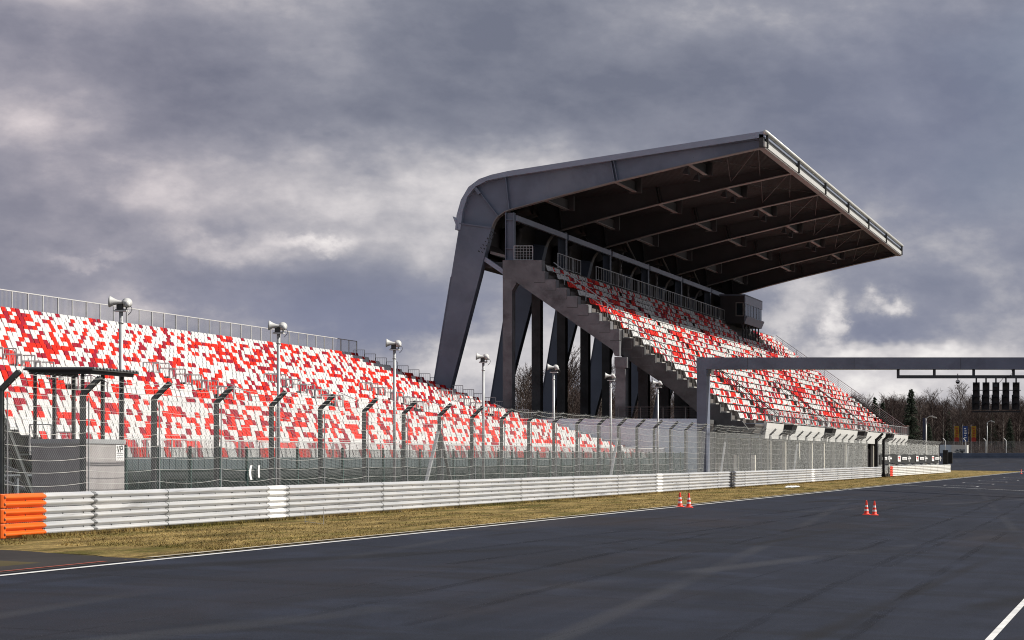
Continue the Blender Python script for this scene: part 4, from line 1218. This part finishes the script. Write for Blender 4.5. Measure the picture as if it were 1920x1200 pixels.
# ------------------------------------------------------------------ cones
def ground_hit(px, py):
    lo, hi = 5.0, 600.0
    for _ in range(60):
        m = (lo + hi) / 2; p = W(px, py, m)
        if p.z > gz(p.x, p.y): lo = m
        else: hi = m
    return W(px, py, lo)
def make_cone(p, label):
    c = empty('traffic_cone', p, label, 'cone', 'traffic cones on the track')
    b = MB(); s = .145
    b.prismY([(0,0)], 0, 0) if False else None
    b.add([(p.x-s,p.y-s,p.z),(p.x+s,p.y-s,p.z),(p.x+s,p.y+s,p.z),(p.x-s,p.y+s,p.z),(p.x-s+.02,p.y-s+.02,p.z+.025),(p.x+s-.02,p.y-s+.02,p.z+.025),(p.x+s-.02,p.y+s-.02,p.z+.025),(p.x-s+.02,p.y+s-.02,p.z+.025)],
          [(0,1,5,4),(1,2,6,5),(2,3,7,6),(3,0,4,7),(4,5,6,7)])
    b.build('base', M['cone_red'], c)
    b = MB(); rr = lambda t: .098 + (.026 - .098) * t
    zs = [0, .06, .22, .36, .52, .66, .97, 1.0]
    prof = [(.125, .026)] + [(rr(t) if t > .05 else .105, .026 + .52 * t) for t in zs[1:]] + [(.012, .548)]
    b.lathe(prof, p, (0, 0, 1), 20, split=[0, 0, 1, 0, 1, 0, 0, 0])
    b.build('body', [M['cone_red'], M['cone_white']], c, True)
    return c
cl = [((1275, 950.5), 'striped traffic cone by the grass, left one of the pair on the edge line'), ((1291.5, 951.5), 'striped traffic cone by the grass, right one of the pair on the edge line'),
      ((1624.5, 965.0), 'striped traffic cone on open asphalt, the left one of the pair'), ((1639.5, 966.0), 'striped traffic cone on open asphalt, the right one of the pair'), ((1915, 888.5), 'distant traffic cone at the right picture edge by the grass')]
for (px, py), lab in cl: make_cone(ground_hit(px, py), lab)

# thin wire hoops and a bag in the grass
for i, (pa, pb, lab) in enumerate((((572, 982), (607, 984), 'thin wire hoop standing in the grass below the near guardrail marker'), ((1272, 919.5), (1293.5, 921), 'thin wire hoop in the grass behind the cones'), ((1541, 900.5), (1564, 900.5), 'thin wire hoop in the grass near the third guardrail marker'))):
    a = ground_hit(*pa); c = ground_hit(*pb); hh = .48
    b = MB(); b.path([a, a + Vector((0,0,hh))], .008, 5); b.path([c, c + Vector((0,0,hh))], .008, 5); b.path([a + Vector((0,0,.06)), c + Vector((0,0,.02))], .006, 5)
    tag(b.build('wire_hoop', M['galv']), lab, 'wire hoop', 'wire hoops in the grass')
p = ground_hit(1486, 914); b = MB()
for s in range(40):
    a = rng.uniform(0, 6.28); r_ = rng.uniform(.1, .5); x = p.x + r_ * math.cos(a) * .7; y = p.y + r_ * math.sin(a) * 2.2; z = gz(x, y) + .01
    w = rng.uniform(.06, .16); b.add([(x-w, y-w*2, z), (x+w, y-w, z+.03), (x+w*.6, y+w*2, z+.06), (x-w, y+w, z+.02), (x, y, z+.10)], [(0,1,4),(1,2,4),(2,3,4),(3,0,4)])
tag(b.build('torn_sheet', M['paper']), 'torn white sheet lying on the dry grass before the third marker', 'litter')

# ------------------------------------------------------------------ banner, far objects
bn = empty('advertising_banner', (-26.3, 218, 0), 'long black banner with white logo blocks hung on the farther fence', 'banner')
b = MB(); bxx = -26.36; n_ = 40
for i in range(n_ + 1):
    yv = 217 + 57.5 * i / n_; off = .03 * math.sin(i * 1.9); zt_ = 2.22 - .10 * abs(math.sin(i * .43)); zb_ = 1.22 + .05 * math.sin(i * 1.1)
    for xx in (bxx + off, bxx + off - .01): b.v += [(xx, yv, zb_), (xx, yv, zt_)]
for i in range(n_):
    k = i * 4; b.f += [(k, k+4, k+5, k+1), (k+2, k+3, k+7, k+6), (k+1, k+5, k+7, k+3)]; b.m += [0]*3
b.build('cloth', M['banner_black'], bn)
lg = MB(); bx_ = bxx + .05
def blk(y0, y1, z0, z1, mi=0, dx=0): lg.box(bx_ + dx, bx_ + .012 + dx, y0, y1, z0, z1, mi)
for q in range(4):
    y0 = 217.2 + 17.5 * q - 3.5
    if y0 > 216: blk(y0, y0 + 2.6, 1.42, 2.02)
    if y0 > 216:
        blk(y0 + .5, y0 + 2.0, 1.78, 1.92, 1, .014); blk(y0 + .9, y0 + 1.2, 1.55, 1.78, 1, .014); blk(y0 + 1.5, y0 + 1.8, 1.62, 1.78, 1, .014)
    blk(y0 + 4.2, y0 + 8.4, 1.58, 1.88)
    for r_ in range(2): blk(y0 + 4.8, y0 + 7.8, 1.65 + .1 * r_, 1.69 + .1 * r_, 2, .014)
    blk(y0 + 10.3, y0 + 10.8, 1.40, 2.0); blk(y0 + 9.6, y0 + 12.4, 1.66, 1.80); blk(y0 + 11.2, y0 + 12, 1.82, 1.9); blk(y0 + 9.4, y0 + 9.7, 1.6, 1.95)
lg.build('logo', [M['paper'], M['redink'], M['ink']], bn)
fb = empty('flag_light_panel', (-26, 278, 0), 'black signal panel on a stand at the far end of the guardrail', 'signal panel')
b = MB(); b.box(-26.1, -25.5, 277.6, 278.1, .6, 2.75); b.box(-25.6, -25.0, 278.3, 278.7, 1.1, 2.5); b.build('panel', M['blackish'], fb)
MB().box(-25.9, -25.7, 277.8, 278.6, 0, .6).build('stand', M['blackish'], fb)

def lamp(name, px, ptop_y, Y, label, white=False, arm=1.0):
    top = W(px, ptop_y, Y); z0 = gz(top.x, Y)
    r = empty(name, (top.x, Y, z0), label, 'lamp post')
    MB().tube((top.x, Y, z0), (top.x, Y, top.z), .13 if white else .10, .09 if white else .06, 8).build('pole', M['horn'] if white else M['galv'], r, True)
    b = MB(); b.path([(top.x, Y, top.z - .05), (top.x + arm * .5, Y, top.z + .25 * arm), (top.x + arm, Y, top.z + .3 * arm)], .06, 6); b.build('arm', M['galv'], r)
    b = MB(); b.bar((top.x + arm * .8, Y, top.z + .26 * arm), (top.x + arm * 1.5, Y, top.z + .05 * arm), .34, .14); b.build('lamp_head', M['horn'], r)
    return r, top
r, top = lamp('lamp_post', 1736.5, 784, 300, 'short white lamp post with blue panel standing behind the banner fence', True, .9)
MB().box(top.x - .45, top.x - .14, 299.9, 300.1, .1, top.z).build('side_panel', M['blue_panel'], r)
lamp('lamp_post', 1851, 792, 445, 'tall thin street lamp before the trees under the start lights', False, 1.0)
ht = empty('hut', (-40, 446, 1.72), 'low white hut before the trees at the far bend', 'hut')
hx0 = W(1762, 0, 445).x; hx1 = W(1784, 0, 445).x; hx2 = W(1813, 0, 445).x; zg = 1.72
MB().box(hx0, hx1, 445, 449, zg, W(0, 834, 445).z).build('side_wall', M['white_wall'], ht)  # shaded side of the hut: bluish shade put into the wall colour
b = MB(); b.prismY([(hx1 + .01, zg), (hx2, zg), (hx2, W(0, 834.5, 445).z), (hx1 + .01, W(0, 834, 445).z)], 444.8, 448.8); b.build('front_wall', M['white_paint'], ht, recalc=True)  # sunlit side: its brightness put in as a whiter wall colour
b = MB()
for _ in range(16):
    xx = rng.uniform(hx1 + .6, hx2 - .3); zz = rng.uniform(zg + .3, zg + 2.0); s_ = rng.uniform(.1, .38); b.box(xx - s_, xx + s_, 444.74, 444.79, zz - s_ * .7, zz + s_ * .7)
b.build('graffiti', M['scaff'], ht)
for i, (px, col, lab) in enumerate(((1793.5, 'flag_yellow', 'yellow and red banner flag, left of the blue flag by the trees'), (1809.5, 'flag_blue', 'blue banner flag between two yellow ones by the trees'), (1825.5, 'flag_yellow', 'yellow and red banner flag, right of the blue flag by the trees'))):
    Yf = 455; t = W(px, 799, Yf); z0 = gz(t.x, Yf); r = empty('banner_flag', (t.x, Yf, z0), lab, 'flag', 'banner flags by the trees')
    MB().tube((t.x - .5, Yf, z0), (t.x - .5, Yf, t.z + .3), .05, .03, 6).build('pole', M['galv'], r)
    b = MB(); n_ = 8; hz = 3.1
    for k in range(n_ + 1):
        for s_ in (0, 1): b.v.append((t.x - .47 + s_ * .98, Yf + .06 * math.sin(k * 1.3 + s_ * 2), t.z - hz * k / n_)); b.v.append((t.x - .47 + s_ * .98, Yf + .06 * math.sin(k * 1.3 + s_ * 2) + .012, t.z - hz * k / n_))
    for k in range(n_):
        q = k * 4; mi = 1 if k >= 6 else 0; b.f += [(q, q+4, q+6, q+2), (q+1, q+3, q+7, q+5)]; b.m += [mi, mi]
    b.build('cloth', [M[col], M['flag_blue'] if i == 1 else M['flag_red']], r)
    b = MB()
    for k in range(5): zz = t.z - .5 - k * .45; b.box(t.x - .2 + .1 * (k % 2), t.x + .2 + .08 * (k % 3), Yf - .10, Yf - .09, zz - .10, zz + .10)
    b.build('emblem', M['paper'] if i == 1 else M['flag_red'], r)
fr_ = empty('far_barrier', (-30, 430, 1.7), 'dark blue grey barrier wall across the far bend', 'barrier')
b = MB()
for k in range(3): b.bar((-41, 430, 1.72 + .18 + k * .32), (40, 430, 1.72 + .18 + k * .32), .08, .27)
b.build('rail', M['far_rail'], fr_)
b = MB(); b.box(-41, 40, 430.06, 430.4, 1.70, 2.72); b.build('backing', M['far_rail'], fr_)
ff = empty('far_fence', (-40, 432, 1.72), 'pale posts and wire of the fence behind the far barrier', 'fence')
b = MB(); b.tube((-44, 432, 1.72), (-44, 432, 5.0), .10, n=6); b.tube((-44, 432, 5.0), (-44.4, 431.6, 5.5), .09, n=6)
p0 = b.build('post', M['railing'], ff)
for i in range(1, 16):
    c = p0.copy(); COL.objects.link(c); c.parent = ff; c.location = (3.85 * i, 0, 0)
b = MB(); xx = -44
while xx < 16:
    b.bar((xx, 432.2, 1.8), (xx + 3.2, 432.2, 5.0), .012, .012); b.bar((xx, 432.2, 5.0), (xx + 3.2, 432.2, 1.8), .012, .012); xx += .22
b.build('wire_mesh', M['wire'], ff)

# ------------------------------------------------------------------ trees
def bare_tree_mesh(seed, h=14, dense=1.0, spread=.20):
    q = random.Random(seed); tb = MB(); cb_ = MB()
    P = []; x = y = 0
    for i in range(8):
        P.append(Vector((x, y, h * i / 7 * .96))); x += q.uniform(-.12, .12); y += q.uniform(-.12, .12)
    tb.path(P, [.16 * (1 - i / 7.6) + .02 for i in range(8)], 6)
    def tw(p, d, L, r):
        e = p + d * L; m = p + d * (L * .5) + Vector((q.uniform(-.06,.06), q.uniform(-.06,.06), q.uniform(0, .08))) * L
        cb_.path([p, m, e], [r, r * .75, r * .35], 3); return m, e
    nb = int(46 * dense)
    for i in range(nb):
        t = .22 + .76 * (i / nb) ** .85; k = t * 7; i0 = min(6, int(k)); p = P[i0].lerp(P[i0+1], k - i0)
        a = q.uniform(0, 6.28); up = .75 + .9 * t; d = Vector((math.cos(a), math.sin(a), up)).normalized()
        L = h * spread * (1.25 - .75 * abs(t - .45) - .45 * max(0, t - .6)) * q.uniform(.7, 1.15)
        m, e = tw(p, d, L, .045)
        for j in range(7):
            u = .25 + .75 * j / 6; pp = p.lerp(m, u * 2) if u < .5 else m.lerp(e, u * 2 - 1)
            d2 = (d + Vector((q.uniform(-.8,.8), q.uniform(-.8,.8), q.uniform(-.25,.5)))).normalized()
            m2, e2 = tw(pp, d2, L * q.uniform(.25, .5), .024)
            for _ in range(4):
                d3 = (d2 + Vector((q.uniform(-.8,.8), q.uniform(-.8,.8), q.uniform(-.5,.4)))).normalized(); tw(m2.lerp(e2, q.random()), d3, L * q.uniform(.14, .3), .017)
    return tb, cb_
def spruce_mesh(seed, h=15, w=2.6):
    q = random.Random(seed); tb = MB(); cb_ = MB()
    tb.path([(0,0,0), (0,0,h*.5), (0,0,h)], [.18, .11, .02], 6)
    z = .8
    while z < h - .15:
        f = 1 - z / h; n = int(9 + 8 * f)
        for i in range(n):
            a = q.uniform(0, 6.28); L = (w * f ** .8 + .15) * q.uniform(.6, 1.12); d = Vector((math.cos(a), math.sin(a), q.uniform(-.35, .12)))
            base = Vector((0, 0, z + q.uniform(-.15, .15))); side = Vector((-math.sin(a), math.cos(a), 0))
            k = 5
            for s in range(k):
                u0 = (s + .2) / k; c = base + d * (L * u0) + Vector((0, 0, -.12 * u0 * u0 * L))
                wd = (.32 * (1 - u0) + .10) * q.uniform(.7, 1.2) * (.5 + f)
                for sg in (-1, 1):
                    e = c + side * (sg * wd) + d * .28 + Vector((0, 0, q.uniform(-.22, .05)))
                    cb_.add([c - d * .05, c + d * .16, e], [(0,1,2)]); cb_.add([c + Vector((0,0,.05)), c + d * .22, c + d * .1 + Vector((0,0,-.22)) + side * sg * .1], [(0,1,2)])
        z += .30
    return tb, cb_
protos = []
for i in range(4):
    tb, cbm = bare_tree_mesh(40 + i, 14, 1.0 + .15 * (i % 2), .19 + .02 * i)
    protos.append((tb, cbm, M['bark'] if i % 2 else M['bark_pale'], M['twig'] if i != 2 else M['twig_grey']))
sproto = [spruce_mesh(70 + i, 15, 2.9 + .6 * i) for i in range(2)]
pm = []
for i, (tb, cbm, mt, mc) in enumerate(protos): pm.append((tb, cbm, mt, mc))
def tree_obj(kind, pi, x, y, s, rz, label, group, cache={}):
    z = gz(x, y) - .05
    if kind == 'bare': tb, cbm, mt, mc = pm[pi]; nm = 'bare_birch'
    else: (tb, cbm), mt, mc, nm = sproto[pi], M['bark'], M['needle'], 'spruce_tree'
    r = empty(nm, (x, y, z), label, 'tree', group); r.rotation_euler = (0, 0, rz); r.scale = (s, s, s)
    key = (kind, pi)
    if key not in cache:
        a = tb.build('trunk', mt); c = cbm.build('crown', mc); cache[key] = (a.data, c.data)
        a.parent = r; c.parent = r
    else:
        for nmn, d in zip(('trunk', 'crown'), cache[key]):
            o = bpy.data.objects.new(nmn, d); COL.objects.link(o); o.parent = r
    return r
# spots: (kind, variant, photo x, photo y of the top, Y, label)
TG = 'bare birches behind the grandstand'
spots = []
for i, (px, py, Y) in enumerate(((985, 690, 330), (1000, 698, 345), (972, 712, 325), (1062, 672, 330), (1075, 682, 345), (1110, 690, 350), (1132, 700, 335), (1150, 706, 345), (1188, 730, 340), (1208, 728, 352), (1235, 738, 360))):
    spots.append(('bare', i % 4, px, py, Y, 'bare brown birch glimpsed between the grandstand columns', TG))
for i, (kind, v, px, py, Y, lab) in enumerate((
    ('spruce', 1, 1640, 742, 470, 'dark spruce right above the end railing of the grandstand'),
    ('spruce', 0, 1655, 752, 480, 'dark spruce just right of the one above the end railing'),
    ('bare', 0, 1672, 748, 470, 'reddish bare birch right of the dark spruces'), ('bare', 1, 1690, 752, 476, 'reddish bare birch between the spruces and the tall slim conifer'),
    ('spruce', 1, 1708, 727, 462, 'tall slim conifer standing above the forest edge'),
    ('bare', 2, 1727, 748, 470, 'grey bare birch right of the tall slim conifer'), ('bare', 3, 1750, 744, 478, 'grey bare birch above the short white lamp post'), ('bare', 0, 1768, 752, 474, 'brown bare birch left of the dome camera'),
    ('bare', 2, 1800, 728, 470, 'tall pale bare birch under the dome camera'), ('bare', 1, 1815, 748, 480, 'brown bare birch left of the start lights'), ('bare', 3, 1835, 752, 470, 'bare birch behind the leftmost start light housing'),
    ('bare', 0, 1858, 758, 478, 'bare birch behind the middle start light housing'), ('bare', 2, 1880, 762, 472, 'bare birch behind the fourth start light housing'), ('spruce', 1, 1893, 782, 462, 'broad dark spruce below the start lights'),
    ('bare', 1, 1912, 766, 480, 'bare birch at the right picture edge'),
    ('spruce', 1, 1742, 792, 462, 'short dark spruce beside the white lamp post'), ('spruce', 0, 1775, 806, 464, 'small dark spruce left of the banner flags'), ('bare', 3, 1625, 752, 480, 'bare birch rising behind the grandstand end railing'),
    ('bare', 0, 1598, 745, 500, 'bare birch behind the upper end railing of the grandstand'))):
    spots.append((kind, v, px, py, Y, lab, 'trees along the far bend'))
for (kind, v, px, py, Y, lab, grp) in spots:
    t = W(px, py, Y); hgt = (t.z - gz(t.x, Y)) / (14 if kind == 'bare' else 15)
    tree_obj(kind, v, t.x, Y, hgt, rng.uniform(0, 6.28), lab, grp)
# the wood behind them
wood = MB()
def drop(mb, src, x, y, s, rz, mi):
    c, s_ = math.cos(rz) * s, math.sin(rz) * s; z = gz(x, y)
    mb.add([(x + c * a - s_ * b_, y + s_ * a + c * b_, z + d * s) for a, b_, d in src.v], src.f, mi)
for i in range(270):
    px = rng.uniform(1560, 2000); Y = rng.uniform(485, 560); py = rng.uniform(746, 785) + (Y - 485) * .05
    t = W(px, py, Y); kind = rng.random()
    if kind < .62:
        tb, cbm, mt, mc = pm[i % 4]; s = (t.z - 1.7) / 14; rz = rng.uniform(0, 6)
        drop(wood, tb, t.x, Y, s, rz, 0); drop(wood, cbm, t.x, Y, s, rz, 1 if i % 3 else 2)
    else:
        tb, cbm = sproto[i % 2]; s = (t.z - 2.7) / 15 * rng.uniform(.45, .95); drop(wood, cbm, t.x, Y, s, 0, 3)
for i in range(60):
    Y = rng.uniform(360, 470); x = (rng.uniform(985, 1290) - VX) * Y / F; s = rng.uniform(.65, .95); rz = rng.uniform(0, 6)
    tb, cbm, mt, mc = pm[i % 4]; drop(wood, tb, x, Y, s, rz, 0); drop(wood, cbm, x, Y, s, rz, 1 if i % 3 else 2)
tag(wood.build('forest', [M['bark'], M['twig'], M['twig_grey'], M['needle']]), 'deep bare wood behind the far bend and grandstand', 'forest', kind='stuff')
# dark brush along the foot of the wood
b = MB()
for _ in range(22000):
    px = rng.uniform(1600, 2100); Y = rng.uniform(456, 520); x = (px - VX) * Y / F; h = rng.uniform(.6, 4.4)
    a = rng.uniform(0, 6.28); z = gz(x, Y); w = .03; lx, ly = rng.uniform(-.7, .7), rng.uniform(-.7, .7)
    b.v += [(x - w, Y, z), (x + w, Y + w, z), (x + lx, Y + ly, z + h)]; k = len(b.v); b.f.append((k-3, k-2, k-1)); b.m.append(0)
tag(b.build('undergrowth', M['twig']), 'brown brush along the foot of the wood', 'undergrowth', kind='stuff')

# ------------------------------------------------------------------ render
sc.render.engine = 'CYCLES'
sc.cycles.filter_width = 1.05; sc.cycles.max_bounces = 5; sc.cycles.diffuse_bounces = 2; sc.cycles.glossy_bounces = 2
sc.cycles.use_denoising = True; sc.cycles.denoising_prefilter = 'NONE'; sc.cycles.sample_clamp_indirect = .7; sc.cycles.use_adaptive_sampling = False; sc.cycles.denoiser = 'OPENIMAGEDENOISE'; sc.cycles.denoising_input_passes = 'RGB_ALBEDO_NORMAL'
